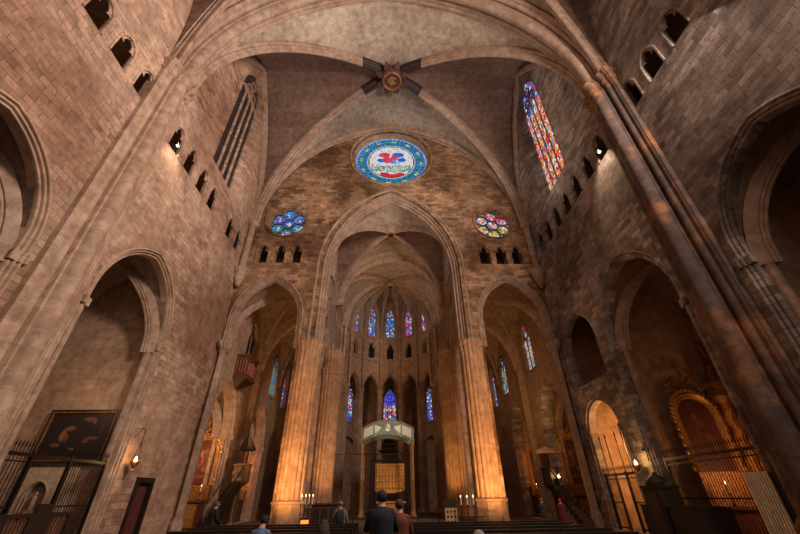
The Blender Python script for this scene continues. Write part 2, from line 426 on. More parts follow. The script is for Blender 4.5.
# nave vaults
BAYS = [(17.375, 5.625), (4.125, 5.625), (-8.75, 5.25)]
for i, (yc, b) in enumerate(BAYS):
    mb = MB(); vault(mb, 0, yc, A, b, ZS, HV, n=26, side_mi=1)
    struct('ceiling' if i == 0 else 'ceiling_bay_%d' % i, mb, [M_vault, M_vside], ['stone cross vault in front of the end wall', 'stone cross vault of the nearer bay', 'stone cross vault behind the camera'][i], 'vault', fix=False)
    if i == 2: continue
    for sx in (-1, 1):
        for sy in (-1, 1):
            mb = MB(); rib(mb, diag_pts(0, yc, A, b, ZS, HV, sx, sy, inset=(0 if (i == 0 and sy > 0) else -.15), insety=(0 if (i == 0 and sy > 0) else -.5)), .62, .75)
            struct(tname(), mb, M_pierd, 'diagonal vault rib of the %s bay, %s quarter' % (['far', 'near'][i], {(-1, -1): 'pale wall camera', (-1, 1): 'pale wall altar', (1, -1): 'grey wall camera', (1, 1): 'grey wall altar'}[(sx, sy)]), 'rib')
# wall rib on the end wall
mb = MB(); archivolt(mb, gothic(0, A-.05, 20.2, 20.2, ZS+HV-.1, 30, False), [(-.1, .45), (-.35, .4), (-.45, .25), (-.35, .12), (-.5, .02), (-.5, -.1), (.2, -.1), (.2, .45)], ME); struct(tname(), mb, M_pierd, 'wall rib above the big rose window', 'rib')
for sx in (-1, 1):
    M = ML if sx < 0 else MR
    mb = MB(); archivolt(mb, gothic(17.375, 5.6, 20.2, 20.2, ZS+HV-.05, 24, False), [(0, .3), (-.16, .25), (-.2, .1), (-.2, -.1), (.15, -.1), (.15, .3)], M); struct(tname(), mb, M_pierd, 'wall rib around the tall %s window' % ('unlit' if sx < 0 else 'lit'), 'rib')
# corner shafts on corbels
for sx in (-1, 1):
    t = thing('corner_shaft', (sx*(A-.3), 22.7, 15.2), 'slender corner shaft on a carved corbel by the %s' % ('pale wall' if sx < 0 else 'grey wall'), 'shaft')
    mb = MB(); mb.lathe([(.26, 1.0), (.26, 5.0), (.36, 5.1), (.5, 5.3), (.5, 5.5)], (sx*(A-.25), 22.75, 15), 14); mb.build('shaft', M_pierd, t)
    mb = MB(); mb.lathe([(.08, -.5), (.2, -.35), (.24, -.1), (.40, .2), (.46, .55), (.58, .75), (.60, .95), (.5, 1.02)], (sx*(A-.3), 22.7, 15), 14); mb.build('corbel', M_pierd, t)
# boss with its painted rib ends
t = thing('vault_boss', (0, 17.375, 32.4), 'round carved boss with dark painted rays at the vault crown', 'boss')
mb = MB(); mb.lathe([(.05, .9), (.95, .9), (1.0, .35), (.9, .12), (.78, .02), (.70, .0), (.62, .1), (.05, .12)], (0, 17.375, 32.25), 32); mb.build('boss_drum', plain('dark_red_paint', (.10, .035, .03), .6), t)
mb = MB(); n = 32
mb.rings([[Vector((r*math.cos(2*PI*i/n), 17.375+r*math.sin(2*PI*i/n), 32.25+z)) for i in range(n)] for r, z in ((.80, .02), (.84, -.05), (.76, -.1), (.68, -.05), (.68, .02))], caps=False); mb.build('gilt_ring', M_golddark, t)
mb = MB()
for i in range(7):
    a = i*.9; mb.ball((.26*math.cos(a)*(i > 0), 17.375+.26*math.sin(a)*(i > 0), 32.3), (.2, .14, .1), 6)
mb.build('carved_relief', M_golddark, t)
for i in range(8):
    a = PI/4*i+PI/8; mb = MB(); c, s_ = math.cos(a), math.sin(a)
    pts = [(.85, -.16), (1.15, -.26), (1.5, 0), (1.15, .26), (.85, .16)]
    lo = [Vector((u*c-v*s_, 17.375+u*s_+v*c, 32.42+(.15 if u > 1.2 else 0))) for u, v in pts]
    mb.rings([lo, [p+Vector((0, 0, .35)) for p in lo]]); mb.build('leaf_ray', plain('dark_red_leaf', (.09, .035, .03), .6) if i == 0 else bpy.data.materials['dark_red_leaf'], t)
M_dpaint = plain('dark_purple_paint', (.03, .016, .018), .6)
for sx in (-1, 1):
    for sy in (-1, 1):
        mb = MB(); rib(mb, diag_pts(0, 17.375, A, 5.625, ZS, HV, sx, sy, .77, .97, 8, inset=(0 if sy > 0 else -.15), insety=(0 if sy > 0 else -.5)), .68, .80); mb.build('painted_rib_end', M_dpaint, t)
# ================================================================== TALL SIDE WINDOWS OF THE NAVE
def pal_right(u, v, i, j):
    if v > 29: return jit(random.choice([BLUE, BLUE, LBLUE, WHITE, RED]), .4)
    return jit(random.choice([RED, ORANGE, RED, ORANGE, RED, YEL, WHITE, PINK, LBLUE, (.5, .3, .25), (.55, .42, .3)]), .4)
for sx in (-1, 1):
    M = ML if sx < 0 else MR; UC = 17.6; GH = 1.40 if sx > 0 else 1.5; MT = .06 if sx > 0 else .11
    mb = MB(); p = gothic(UC, GH, 20.0, 29.6, 32.5, 14)
    archivolt(mb, p, roll_section(0, .55, .05, .42, 5), M)
    f = struct(wname(), mb, M_left if sx < 0 else M_right, 'tall lancet window with lit red and orange glass high in the grey wall' if sx > 0 else 'tall unlit lancet window high in the pale wall', 'window')
    mb = MB(); mb.plate([(UC-GH-.5, 19.6), (UC+GH+.5, 19.6), (UC+GH+.5, 20.02), (UC-GH-.5, 20.02)], [], M, .03, .6); mb.build('sill', M_left if sx < 0 else M_right, f)
    mb = MB()
    for k in (-1, 0, 1):
        u = UC+k*GH/2; mb.tube([M(u, 20.0, .36), M(u, 29.9 if k else 30.9, .36)], MT, 8)
    for k in (-1.5, -.5, .5, 1.5):
        u = UC+k*GH/2; archivolt(mb, gothic(u, GH*.23, 29.2, 29.2, 29.8, 6, False), [(-.03, -.3), (.05, -.3), (.05, -.44), (-.03, -.44)], M)
    for k in (-1, 1): archivolt(mb, circle(UC+k*.5, 30.3, .34, 16), [(-.03, -.3), (.05, -.3), (.05, -.44), (-.03, -.44)], M, True)
    archivolt(mb, circle(UC, 31.3, .36, 16), [(-.03, -.3), (.05, -.3), (.05, -.44), (-.03, -.44)], M, True)
    mb.build('mullion', M_right if sx > 0 else M_left, f)
    mb = MB(); mb.plate(gothic(UC, GH+.1, 20.1, 29.6, 32.4, 12), [], M, .46, .52); mb.build('leading', M_lead, f)
    if sx > 0:
        mb = MB(); pane_grid(mb, in_gothic(UC, GH, 20.0, 29.6, 32.5), UC-GH, UC+GH, 20.0, 32.5, .157, .22, M, .45, pal_right, .12); mb.smooth = False; mb.build('glass_panel', attr_mat('lit_glass_south', 1.2, .2), f, fix=False)
    else:
        mb = MB(); mb.plate(gothic(UC, GH-.02, 20.3, 29.6, 32.2, 12), [], M, .43, .45); mb.build('glass_panel', M_darkglass, f)
# ================================================================== END WALL
AIS = 8.75
def sorted_hole(sx):
    p = gothic(AIS, 2.42, .02, 12.2, 15.6, 16); p = p[:-1]+[(AIS+2.42, 9.95), (11.44, 9.95), (11.44, .02)]
    return [(sx*x, z) for x, z in p]
eh = [gothic(0, 5.3, .02, 16.5, 24.4, 22)]
for sx in (-1, 1):
    eh += [sorted_hole(sx), circle(sx*8.70, 21.05, 1.62)]
    eh += [gothic(sx*8.75+k*1.3, .44, 16.78, 17.82, 18.44, 8) for k in (-1, 0, 1)]
eh.append(circle(0, 29.2, 3.7, 64))
mb = MB(); mb.plate([(-A, 0), (A, 0), (A, 36), (-A, 36)], eh, ME, 0, .8); struct('wall_east', mb, M_east, 'end wall with three round windows above the chancel arch', 'wall')
mb = MB(); mb.box(-A, -6, 24.9, 25.1, 16.3, 19); mb.box(6, A, 24.9, 25.1, 16.3, 19)
for s_ in (-1, 1): mb.box(*sorted((s_*6, s_*A)), 24.2, 25.1, 16.3, 16.5); mb.box(*sorted((s_*6, s_*A)), 24.2, 25.1, 18.9, 19)
struct('wall_east_passage', mb, M_chapx, 'dark passage behind the triple openings of the end wall', 'passage')
for sx in (-1, 1):
    for k in (-1, 0, 1):
        tri_window(sx*8.75+k*1.3, 17.6, ME, M_east, 'small cusped opening under the %s round window, %s' % ('blue' if sx < 0 else 'pink', {0: 'middle one', 1: 'beside the grey wall' if sx > 0 else 'nearest the chancel arch', -1: 'nearest the chancel arch' if sx > 0 else 'beside the pale wall'}[k]))
# chancel arch and aisle arches
mb = MB(); archivolt(mb, gothic(0, 4.78, 10.3, 16.5, 23.75, 24), roll_section(0, .92, .12, .9, 5), ME); struct(tname(), mb, M_pierd, 'wide moulded chancel arch under the big rose', 'arch')
for sx in (-1, 1):
    mb = MB(); archivolt(mb, gothic(sx*AIS, 2.12, 10.2, 12.2, 15.2, 18), roll_section(0, .46, .1, .35, 4), ME); struct(tname(), mb, M_pierd, 'pointed aisle arch beside the %s' % ('pale wall' if sx < 0 else 'grey wall'), 'arch')
    # outer jamb of the aisle arch
    xc = sx*11.2; t = thing('jamb_pier', (xc, 23.2, 0), 'half pier carrying the aisle arch at the %s' % ('pale wall' if sx < 0 else 'grey wall'), 'pier')
    pl = cluster(.13, [(2*PI*i/8, .12, .06) for i in range(8)], 48)
    mb = MB(); mb.rings([[Vector((xc+x*1., 23.25+y*1.7, z)) for x, y in pl] for z in (0.3, 5, 9.9)]); mb.build('shaft', M_pierd, t)
    mb = MB(); mb.rings([[Vector((xc+x*k, 23.25+y*1.7*k, z)) for x, y in pl] for k, z in ((1, 9.6), (1.4, 9.75), (1.3, 9.8), (2.6, 10.1), (2.8, 10.35))]); mb.build('capital', M_pierd, t)
    mb = MB(); mb.rings([[Vector((xc+x*k, 23.25+y*1.7*k, z)) for x, y in pl] for k, z in ((1.5, 0), (1.5, .5), (1.05, .8))]); mb.build('base', M_pierd, t)
# chancel piers
shp = [(2*PI*i/16, .78+(.06 if i % 2 else 0), .17 if i % 2 else .22) for i in range(16)]
PL = cluster(.72, shp, 144)
def pier(x, y, k, ztop, cap, label, mat, plinth=1.4):
    t = thing('clustered_pier', (x, y, 0), label, 'pier', 'clustered piers of the chancel')
    mb = MB(); mb.rings([[Vector((x+px*k, y+py*k, z)) for px, py in PL] for z in [plinth*.9]+[plinth+1.5*i for i in range(1, int((ztop-plinth)/1.5))]+[ztop]]); mb.build('shaft', mat, t)
    mb = MB(); mb.rings([[Vector((x+px*k*q, y+py*k*q, cap+z)) for px, py in PL] for q, z in ((.98, -.1), (1.06, -.05), (1.06, .05), (1.02, .1), (1.12, .35), (1.14, .5), (1.0, .55))]); mb.build('capital', mat, t)
    mb = MB(); o8 = [(1.12*math.cos(PI/8+PI/4*i), 1.12*math.sin(PI/8+PI/4*i)) for i in range(8)]
    mb.rings([[Vector((x+px*k*q, y+py*k*q, z)) for px, py in o8] for q, z in ((1.0, 0), (1.0, plinth-.12), (1.07, plinth-.1), (1.07, plinth), (.9, plinth+.08))]); mb.build('plinth', mat, t)
    return t
M_pp = stone('stone_chancel_pier', (.40, .24, .14), (.52, .34, .21), 'XZ', row=.8, bw=4., patch=.3, mortar=.75, lo=.85, hi=1.1, bumps=.2, plaster=.9)
for sx in (-1, 1):
    nm = 'pale wall' if sx < 0 else 'grey wall'
    pier(sx*5.56, 23.5, .81, 10.6, 9.9, 'glowing clustered pier carrying the chancel arch on the %s side' % nm, M_pp)
    pier(sx*4.85, 29.6, .80, 12.0, 10.0, 'clustered pier further into the chancel on the %s side' % nm, M_pp, 1.0)
# ---- rose windows
def rose_big():
    mb = MB(); archivolt(mb, circle(0, 29.2, 3.46, 64), roll_section(0, .52, .16, .6, 4), ME, True)
    f = struct(wname(), mb, M_pierd, 'big round stained glass window with flowers in a blue border above the chancel arch', 'rose window')
    mb = MB(); mb.plate(circle(0, 29.2, 3.55, 64), [], ME, .72, .78); mb.build('leading', M_lead, f)
    mb = MB()
    def ring(r0, r1, n, colf, gap=.10, off=0.):
        for i in range(n):
            a0 = 2*PI*(i+off+gap/2)/n; a1 = 2*PI*(i+off+1-gap/2)/n; g = (r1-r0)*.06; q = []
            for r, a in ((r0+g, a0), (r1-g, a0), (r1-g, a1), (r0+g, a1)): q.append(ME(r*math.sin(a), 29.2+r*math.cos(a), .70))
            n0 = mb.add(q); mb.face((n0, n0+1, n0+2, n0+3), colf(i))
    ring(3.34, 3.5, 60, lambda i: jit((.30, .45, .62), .3))
    ring(3.08, 3.34, 96, lambda i: jit(BLUE if i % 2 else LBLUE, .35))
    ring(2.78, 3.08, 72, lambda i: jit((.40, .46, .20) if i % 6 < 2 else TEAL, .3))
    ring(2.52, 2.78, 96, lambda i: jit(TEAL if i % 3 else BLUE, .35), off=.5)
    ring(2.36, 2.52, 84, lambda i: jit((.03, .16, .5) if i % 2 else LBLUE, .3))
    ring(2.26, 2.36, 60, lambda i: jit((.6, .62, .5), .15))
    def colf(x, y, i, j):
        # x to the right, y up, unit radius
        def el(cx, cy, rx, ry): return ((x-cx)/rx)**2+((y-cy)/ry)**2 < 1
        if el(0.05, -.88, .5, .13) or el(-.3, -.78, .2, .12) or el(.38, -.8, .2, .12): return jit(RED, .3)
        if el(-.30, .42, .26, .17) or el(-.16, .1, .22, .2) or el(.13, .25, .16, .14): return jit((.62, .04, .10), .35)
        if el(.30, .45, .26, .16) or el(-.42, .08, .2, .12) or el(.46, .12, .18, .14): return jit(BLUE, .4)
        if el(.08, .02, .16, .16): return jit((.10, .3, .65), .3)
        if el(-.1, .66, .1, .08) or el(.1, .44, .1, .1): return jit(YEL, .3)
        if -.62 < y < -.22 and abs(x) < .85 and random.random() < .6: return jit(random.choice([GREEN, (.2, .42, .2), TEAL, (.45, .2, .15)]), .4)
        if random.random() < .08: return jit(random.choice([LBLUE, GREEN, RED]), .3)
        return jit((.66, .68, .70), .12)
    n = 44
    for i in range(n):
        for j in range(n):
            x = -1+2*(i+.5)/n; y = -1+2*(j+.5)/n
            if x*x+y*y > .95: continue
            h = 2.24/n*.96; c = colf(x, y, i, j)
            q = [ME(2.24*x+dx*h, 29.2+2.24*y+dy*h, .70) for dx, dy in ((-1, -1), (1, -1), (1, 1), (-1, 1))]
            n0 = mb.add(q); mb.face((n0, n0+1, n0+2, n0+3), c)
    mb.smooth = False; mb.build('glass_panel', M_glass, f, fix=False)
rose_big()
def rose_small(sx):
    cx, cz = sx*8.70, 21.05; blue = sx < 0
    mb = MB(); archivolt(mb, circle(cx, cz, 1.5, 48), roll_section(0, .3, .12, .3, 3), ME, True)
    f = struct(wname(), mb, M_east, ('small blue' if blue else 'small pink and multicoloured')+' round traceried window in the end wall', 'rose window')
    cs = [(0, 0, .46)]+[(.98*math.cos(PI/6+PI/3*i), .98*math.sin(PI/6+PI/3*i), .47) for i in range(6)]+[(1.30*math.cos(PI/3*i), 1.30*math.sin(PI/3*i), .15) for i in range(6)]+[(.565*math.cos(PI/3*i), .565*math.sin(PI/3*i), .085) for i in range(6)]
    mb = MB(); mb.plate(circle(cx, cz, 1.55, 48), [circle(cx+x, cz+y, r, 20 if r > .2 else 8) for x, y, r in cs], ME, .42, .52); mb.build('tracery', M_east, f)
    mb = MB(); mb.plate(circle(cx, cz, 1.56, 40), [], ME, .66, .7); mb.build('leading', M_lead, f)
    mb = MB()
    def petal(x, y, r0, r1, a0, a1, c):
        q = [ME(cx+x+r*math.cos(a), cz+y+r*math.sin(a), .6) for r, a in ((r0, a0), (r1, a0), (r1, (a0+a1)/2), (r1, a1), (r0, a1))]
        n0 = mb.add(q); mb.face(range(n0, n0+5), c)
    for k, (x, y, r) in enumerate(cs):
        n = 8 if r > .2 else 3
        lowc = y < -.3
        for i in range(n):
            a0, a1 = 2*PI*(i+.06)/n, 2*PI*(i+.94)/n
            if blue: c1 = random.choice([RED, RED, WHITE, LBLUE]) if k % 2 else random.choice([WHITE, LBLUE, TEAL]); c2 = random.choice([BLUE, BLUE, (.03, .2, .7), LBLUE])
            else: c1 = random.choice([RED, YEL, PINK, WHITE]); c2 = random.choice([PINK, RED, WHITE, (.45, .2, .5), LBLUE])
            if lowc: c2 = random.choice([LBLUE, WHITE, TEAL] if blue else [GREEN, YEL, WHITE])
            if r > .2: petal(x, y, .02, r*.45, a0, a1, jit(c1, .3)); petal(x, y, r*.5, r*.97, a0, a1, jit(c2, .3))
            else: petal(x, y, .01, r*.95, a0, a1, jit(c2, .3))
    mb.smooth = False; mb.build('glass_panel', M_glass, f, fix=False)
rose_small(-1); rose_small(1)
# ================================================================== SIDE CHAPELS
def capital_band(mb, path2, M, sec, zs):
    pass
ARCH_SEC = roll_section(0, .34, .08, .22, 3)
def chapel(sx, yc, half, depth, zsp, zap, label, x_in=A+.19, ribs=True, floor_z=None, tag_='side chapel', mats=None):
    xa, xb = sx*x_in, sx*(x_in+depth); x0, x1 = sorted((xa, xb)); mw = mats or (M_chap, M_chapx)
    mb = MB(); z0 = floor_z or 0
    mb.box(*sorted((xb, xb+sx*.25)), yc-half-.25, yc+half+.25, z0, zap+1, 0)
    mb.box(x0, x1, yc-half-.25, yc-half, z0, zap+1, 1); mb.box(x0, x1, yc+half, yc+half+.25, z0, zap+1, 1)
    if floor_z: mb.box(x0, x1, yc-half, yc+half, z0-.3, z0, 1)
    struct('wall_chapel', mb, mw, 'stone walls inside the '+label, 'wall')
    mb = MB(); xc = (xa+xb)/2; vault(mb, xc, yc, depth/2, half, zsp, zap-zsp, n=12, m=4, P=prof(half, zap-zsp))
    struct('ceiling_chapel', mb, M_web, 'rib vault of the '+label, 'vault', fix=False)
    if ribs:
        for k, (a, b) in enumerate(((-1, -1), (-1, 1), (1, -1), (1, 1))):
            mb = MB(); pts = diag_pts(xc, yc, depth/2, half, zsp, zap-zsp, a, b, 0, 1, 12, P=prof(half, zap-zsp), inset=.2)
            pts = [Vector((pts[0][0], pts[0][1], .3 if not floor_z else z0))]+pts
            rib(mb, pts[1:], .30, .34); mb.tube([pts[0], pts[1]], .15, 10); struct(tname(), mb, M_pierd, 'slender rib in the %s, %s' % (label, ['outer near', 'outer far', 'inner near', 'inner far'][k]), 'rib')
def chapel_arch(M, yc, hw, sp, ap, mat, label, sec=None, z0=.02, cap=None):
    mb = MB(); archivolt(mb, gothic(yc, hw, z0, sp, ap, 16), sec or ARCH_SEC, M)
    o = struct(tname(), mb, mat, 'moulded pointed arch of the '+label, 'arch')
    if cap:
        s2 = [(b-.07 if i < 3 else b+.06, w+.09) for i, (b, w) in enumerate(sec or ARCH_SEC)]
        for sg in (-1, 1):
            mb = MB(); p = [(yc+sg*hw, cap-.16), (yc+sg*hw, cap-.05), (yc+sg*hw, cap+.16)]
            if sg > 0: p = p[::-1]
            archivolt(mb, p, s2, M); mb.build('capital', mat, o)
for sx, M, mt, w in ((-1, ML, M_pier, 'pale wall'), (1, MR, M_right, 'grey wall')):
    for y, nm in zip(CHY, ('nearer side chapel', 'side chapel with the grille')):
        chapel_arch(M, y, CH['hw'], CH['sp'], CH['ap'], mt, '%s in the %s' % (nm, w), cap=7.9)
        chapel(sx, y, 2.55, 5.0, 7.6, 12.3, '%s in the %s' % (nm, w))
    chapel(sx, -6, 2.65, 3.0, 7.6, 12.3, 'chapel behind the camera in the %s' % w, ribs=False)
# tribune opening and lit doorway in the grey wall
chapel_arch(MR, 20.5, 1.82, 9.0, 11.05, M_right, 'dark tribune opening high in the grey wall', sec=roll_section(0, .2, .05, .2, 2), z0=7.02)
chapel(1, 20.5, 2.1, 3.2, 9.2, 11.6, 'dark tribune in the grey wall', floor_z=7.0, ribs=False)
chapel_arch(MR, 20.6, 1.5, 4.4, 5.95, M_right, 'lit doorway in the grey wall', sec=roll_section(0, .26, .06, .2, 2), cap=4.4)
chapel(1, 20.6, 1.85, 3.6, 4.3, 6.6, 'small lit chapel in the grey wall', ribs=False)
# ================================================================== AISLES
XA = 11.3
MAL = lambda u, v, w: Vector((-XA-w, u, v)); MAR = lambda u, v, w: Vector((XA+w, u, v))
AC = (26.05, 33.5)
for sx, M, w, mt in ((-1, MAL, 'pale wall', M_pierd), (1, MAR, 'grey wall', M_right)):
    mb = MB(); mb.plate([(23.75, 0), (37, 0), (37, 16.5), (23.75, 16.5)], [gothic(y, 2.05, .02, 5.4, 8.7, 12) for y in AC]+[gothic(y, .9, 9.8, 12.2, 13.9, 8) for y in (27.9, 35.3)], M, 0, .8)
    struct('wall_aisle_'+('left' if sx < 0 else 'right'), mb, M_chap, 'outer wall of the aisle beyond the '+w, 'wall')
    for y, nm in zip(AC, ('first aisle chapel', 'second aisle chapel')):
        chapel_arch(M, y, 1.82, 5.4, 8.4, mt, '%s beyond the %s' % (nm, w), sec=roll_section(0, .3, .05, .5, 3), cap=5.2)
        chapel(sx, y, 2.05, 4.0, 5.2, 9.2, '%s beyond the %s' % (nm, w), x_in=XA+.8)
    for k, (y, sp_) in enumerate(((27.3, (23.7, 30.4)), (33.7, (30.4, 37.0)))):
        yc = sum(sp_)/2; hb = (sp_[1]-sp_[0])/2; xc = sx*8.2; ha = 3.1
        mb = MB(); vault(mb, xc, yc, ha, hb, 11.0, 4.9, n=14, m=4, P=prof(3.1, 4.9)); struct('ceiling_aisle', mb, M_web, '%s vault bay of the aisle beyond the %s' % (('first', 'second')[k], w), 'vault', fix=False)
        for a, b in ((-1, -1), (-1, 1), (1, -1), (1, 1)):
            mb = MB(); rib(mb, diag_pts(xc, yc, ha, hb, 11.0, 4.9, a, b, 0, 1, 12, P=prof(3.1, 4.9), inset=.1), .26, .3); struct(tname(), mb, M_pierd, 'aisle vault rib beyond the %s, %s bay, corner %s %s' % (w, ('first', 'second')[k], ('outer' if a == sx else 'inner'), ('near', 'far')[b > 0]), 'rib')
    mb = MB(); archivolt(mb, gothic(sx*8.2, 2.9, 10.6, 10.6, 15.3, 16, False), [(-.3, .3), (-.45, .15), (-.45, -.15), (-.3, -.3), (.8, -.3), (.8, .3)], lambda u, v, w_: Vector((u, 30.3+w_, v))); struct(tname(), mb, M_pierd, 'cross arch between the aisle bays beyond the '+w, 'arch')
    # wall shafts between the aisle chapels
    for y in (30.3,):
        t = thing('wall_shaft', (sx*(XA-.1), y, 0), 'slender wall shaft %s the aisle beyond the %s' % ('at the start of' if y < 26 else 'midway along', w), 'shaft')
        mb = MB(); pl = cluster(.25, [(2*PI*i/6, .2, .12) for i in range(6)], 36); mb.rings([[Vector((sx*(XA-.1)+x, y+yy, z)) for x, yy in pl] for z in (.5, 5, 10.6)]); mb.build('shaft', M_pierd, t)
        mb = MB(); mb.lathe([(.3, 10.4), (.33, 10.5), (.3, 10.6), (.42, 10.9), (.42, 11.0)], (sx*(XA-.1), y, 0), 12); mb.build('capital', M_pierd, t)
        mb = MB(); mb.lathe([(.45, 0), (.45, .3), (.3, .5)], (sx*(XA-.1), y, 0), 12); mb.build('base', M_pierd, t)
# aisle lancets
def lancet(M, u, hw, z0, sp, ap, mat, label, pal, n=2, w=.5, es_mat=None, lit=True, pane=.16, rnd=None):
    mb = MB(); archivolt(mb, gothic(u, hw, z0, sp, ap, 10), [(-.04, -.1), (0, .03), (.08, .06), (.12, .02), (.12, -w-.1), (-.04, -w-.1)], M)
    mb.plate([(u-hw-.15, z0-.15), (u+hw+.15, z0-.15), (u+hw+.15, z0+.03), (u-hw-.15, z0+.03)], [], M, -.12, w+.1)
    f = struct(wname(), mb, mat, label, 'window')
    mb = MB(); lw = 2*hw/n; hs = z0+(sp-z0)*.93
    for k in range(1, n): mb.tube([M(u-hw+k*lw, z0, w-.06), M(u-hw+k*lw, hs+.1, w-.06)], .045, 6)
    for k in range(n): archivolt(mb, gothic(u-hw+(k+.5)*lw, lw*.46, hs, hs, hs+lw*.7, 6, False), [(-.02, -w+.1), (.05, -w+.1), (.05, -w), (-.02, -w)], M)
    rr = hw*.42; archivolt(mb, circle(u, sp+(ap-sp)*.45, rr, 14), [(-.02, -w+.1), (.05, -w+.1), (.05, -w), (-.02, -w)], M, True)
    mb.build('mullion', mat, f)
    mb = MB(); mb.plate(gothic(u, hw+.03, z0, sp, ap+.03, 8), [], M, w+.05, w+.09); mb.build('leading', M_lead, f)
    mb = MB()
    if lit: pane_grid(mb, in_gothic(u, hw, z0, sp, ap), u-hw, u+hw, z0, ap, pane, pane*1.3, M, w+.03, pal, .14); mb.smooth = False; mb.build('glass_panel', es_mat or M_glass, f, fix=False)
    else: mb.plate(gothic(u, hw, z0, sp, ap, 8), [], M, w+.02, w+.04); mb.build('glass_panel', M_darkglass, f)
    return f
M_glassdim = attr_mat('lit_glass_dim', .9, .2)
pB = lambda u, v, i, j: jit(random.choice([BLUE, BLUE, LBLUE, LBLUE, WHITE, RED, TEAL]), .35)
pW = lambda u, v, i, j: jit(RED if v > 13.1 else random.choice([WHITE, PINK, ORANGE, LBLUE, YEL, (.5, .4, .4)]), .35)
pC = lambda u, v, i, j: jit(random.choice([TEAL, LBLUE, (.15, .4, .5), GREEN, BLUE]), .35)
pG = lambda u, v, i, j: jit(random.choice([BLUE, LBLUE, WHITE, YEL, GREEN]), .35)
lancet(MAR, 27.9, .85, 9.9, 12.2, 13.8, M_right, 'lancet of red and white glass in the aisle nearest the grey wall', pW, es_mat=M_glassdim, w=.12)
lancet(MAR, 35.3, .8, 9.7, 12.2, 13.4, M_right, 'blue and yellow lancet farther along the aisle beyond the grey wall', pG, es_mat=M_glassdim, w=.12)
lancet(MAL, 27.9, .85, 9.7, 12.4, 13.8, M_pierd, 'unlit lancet above the small organ', pB, lit=False, w=.12)
lancet(MAL, 35.3, .8, 9.7, 12.2, 13.4, M_pierd, 'teal lancet at the far end of the aisle past the small organ', pC, es_mat=M_glassdim, w=.12)
# ================================================================== CHANCEL
XC = 5.15
def zf1(y): return .5-(y-24.2)/5.9*.9
for sx, w in ((-1, 'pale wall'), (1, 'grey wall')):
    M = (lambda u, v, w_: Vector((-XC-w_, u, v))) if sx < 0 else (lambda u, v, w_: Vector((XC+w_, u, v)))
    cen = (27.0, 32.8)
    hl = [gothic(27.0, 2.6, .02, 10.4, 14.2, 12), gothic(32.8, 1.95, .02, 10.6, 13.3, 12)]
    hl += [gothic(c+k*1.5, .3, 15.1, 16.1, 16.7, 6) for c in cen for k in (-1, 0, 1)]
    hl += [gothic(c, .85, 17.6, 20.4, 21.9, 8) for c in cen]
    mb = MB(); mb.plate([(23.75, 0), (35.6, 0), (35.6, 24.5), (23.75, 24.5)], hl, M, 0, .8)
    struct('wall_chancel_'+('left' if sx < 0 else 'right'), mb, M_pierd, 'chancel side wall on the %s side' % w, 'wall')
    mb = MB(); mb.box(*sorted((sx*(XC+1.6), sx*(XC+1.8))), 24.2, 36, 14.8, 17); struct('wall_chancel_passage', mb, M_chap, 'dark passage behind the chancel openings on the %s side' % w, 'passage')
    for k, c in enumerate(cen):
        chapel_arch(M, c, (2.35, 1.7)[k], 10.4, (13.85, 12.95)[k], M_pierd, '%s chancel arcade on the %s side' % (('first', 'second')[k], w), sec=roll_section(0, .3, .05, .5, 3), cap=10.2)
        lancet(M, c, .75, 17.7, 20.4, 21.7, M_pierd, '%s high chancel side window on the %s side' % (('first', 'second')[k], w), pB, es_mat=M_glassdim, w=.12)
# chancel vaults
HC = 5.6; ZC = 17.0
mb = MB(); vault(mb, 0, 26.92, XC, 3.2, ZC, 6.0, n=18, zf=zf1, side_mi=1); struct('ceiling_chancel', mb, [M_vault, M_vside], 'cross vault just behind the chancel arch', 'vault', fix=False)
mb = MB(); PV = prof(XC, HC); n_ = 40
for y in (30.0, 32, 34, 35.55):
    for i in range(n_+1):
        q = math.sin(PI/2*(-1+2*i/n_)); mb.v.append(Vector((XC*q, y, ZC+HC*PV(1-abs(q)))))
for j in range(3):
    for i in range(n_): k = j*(n_+1)+i; mb.face((k, k+1, k+n_+2, k+n_+1))
struct('ceiling_chancel_bay_2', mb, M_vault, 'vault between the cross arch and the apse', 'vault', fix=False)
for sx in (-1, 1):
    for sy in (-1, 1):
        mb = MB(); rib(mb, diag_pts(0, 26.92, XC, 3.2, ZC, 6.0, sx, sy, zf=zf1, inset=.1), .34, .42); struct(tname(), mb, M_pierd, 'rib of the first chancel vault, %s quarter %s' % (('near', 'far')[sy > 0], 'beside the pale side' if sx < 0 else 'beside the grey side'), 'rib')
    mb = MB(); rib(mb, diag_pts(0, 35.5, XC, 5.4, ZC, HC, sx, -1, inset=.1), .34, .42); struct(tname(), mb, M_pierd, 'rib from the apse boss back to the cross arch on the %s side' % ('pale' if sx < 0 else 'grey'), 'rib')
mb = MB(); archivolt(mb, gothic(0, XC-.05, ZC-.3, ZC-.3, 22.2, 24, False), [(-.12, .14), (-.25, .32), (-.42, .3), (-.5, .12), (-.62, 0), (-.5, -.12), (-.42, -.3), (-.25, -.32), (-.12, -.14), (.5, -.3), (.5, .3)], lambda u, v, w: Vector((u, 30.05+w, v))); struct(tname(), mb, M_pierd, 'pointed cross arch inside the chancel', 'arch')
for y, z, n_ in ((26.92, 22.62, 'of the first chancel vault'), (35.5, 21.75, 'where the apse ribs meet')):
    t = thing('vault_boss', (0, y, z), 'carved boss '+n_, 'boss'); mb = MB(); mb.lathe([(.05, .6), (.5, .6), (.55, .2), (.42, 0), (.05, -.03)], (0, y, z), 20); mb.build('boss_drum', M_pierd, t)
    mb = MB(); mb.ball((0, y, z-.02), (.28, .28, .10), 8); mb.build('carved_relief', M_dpaint, t)
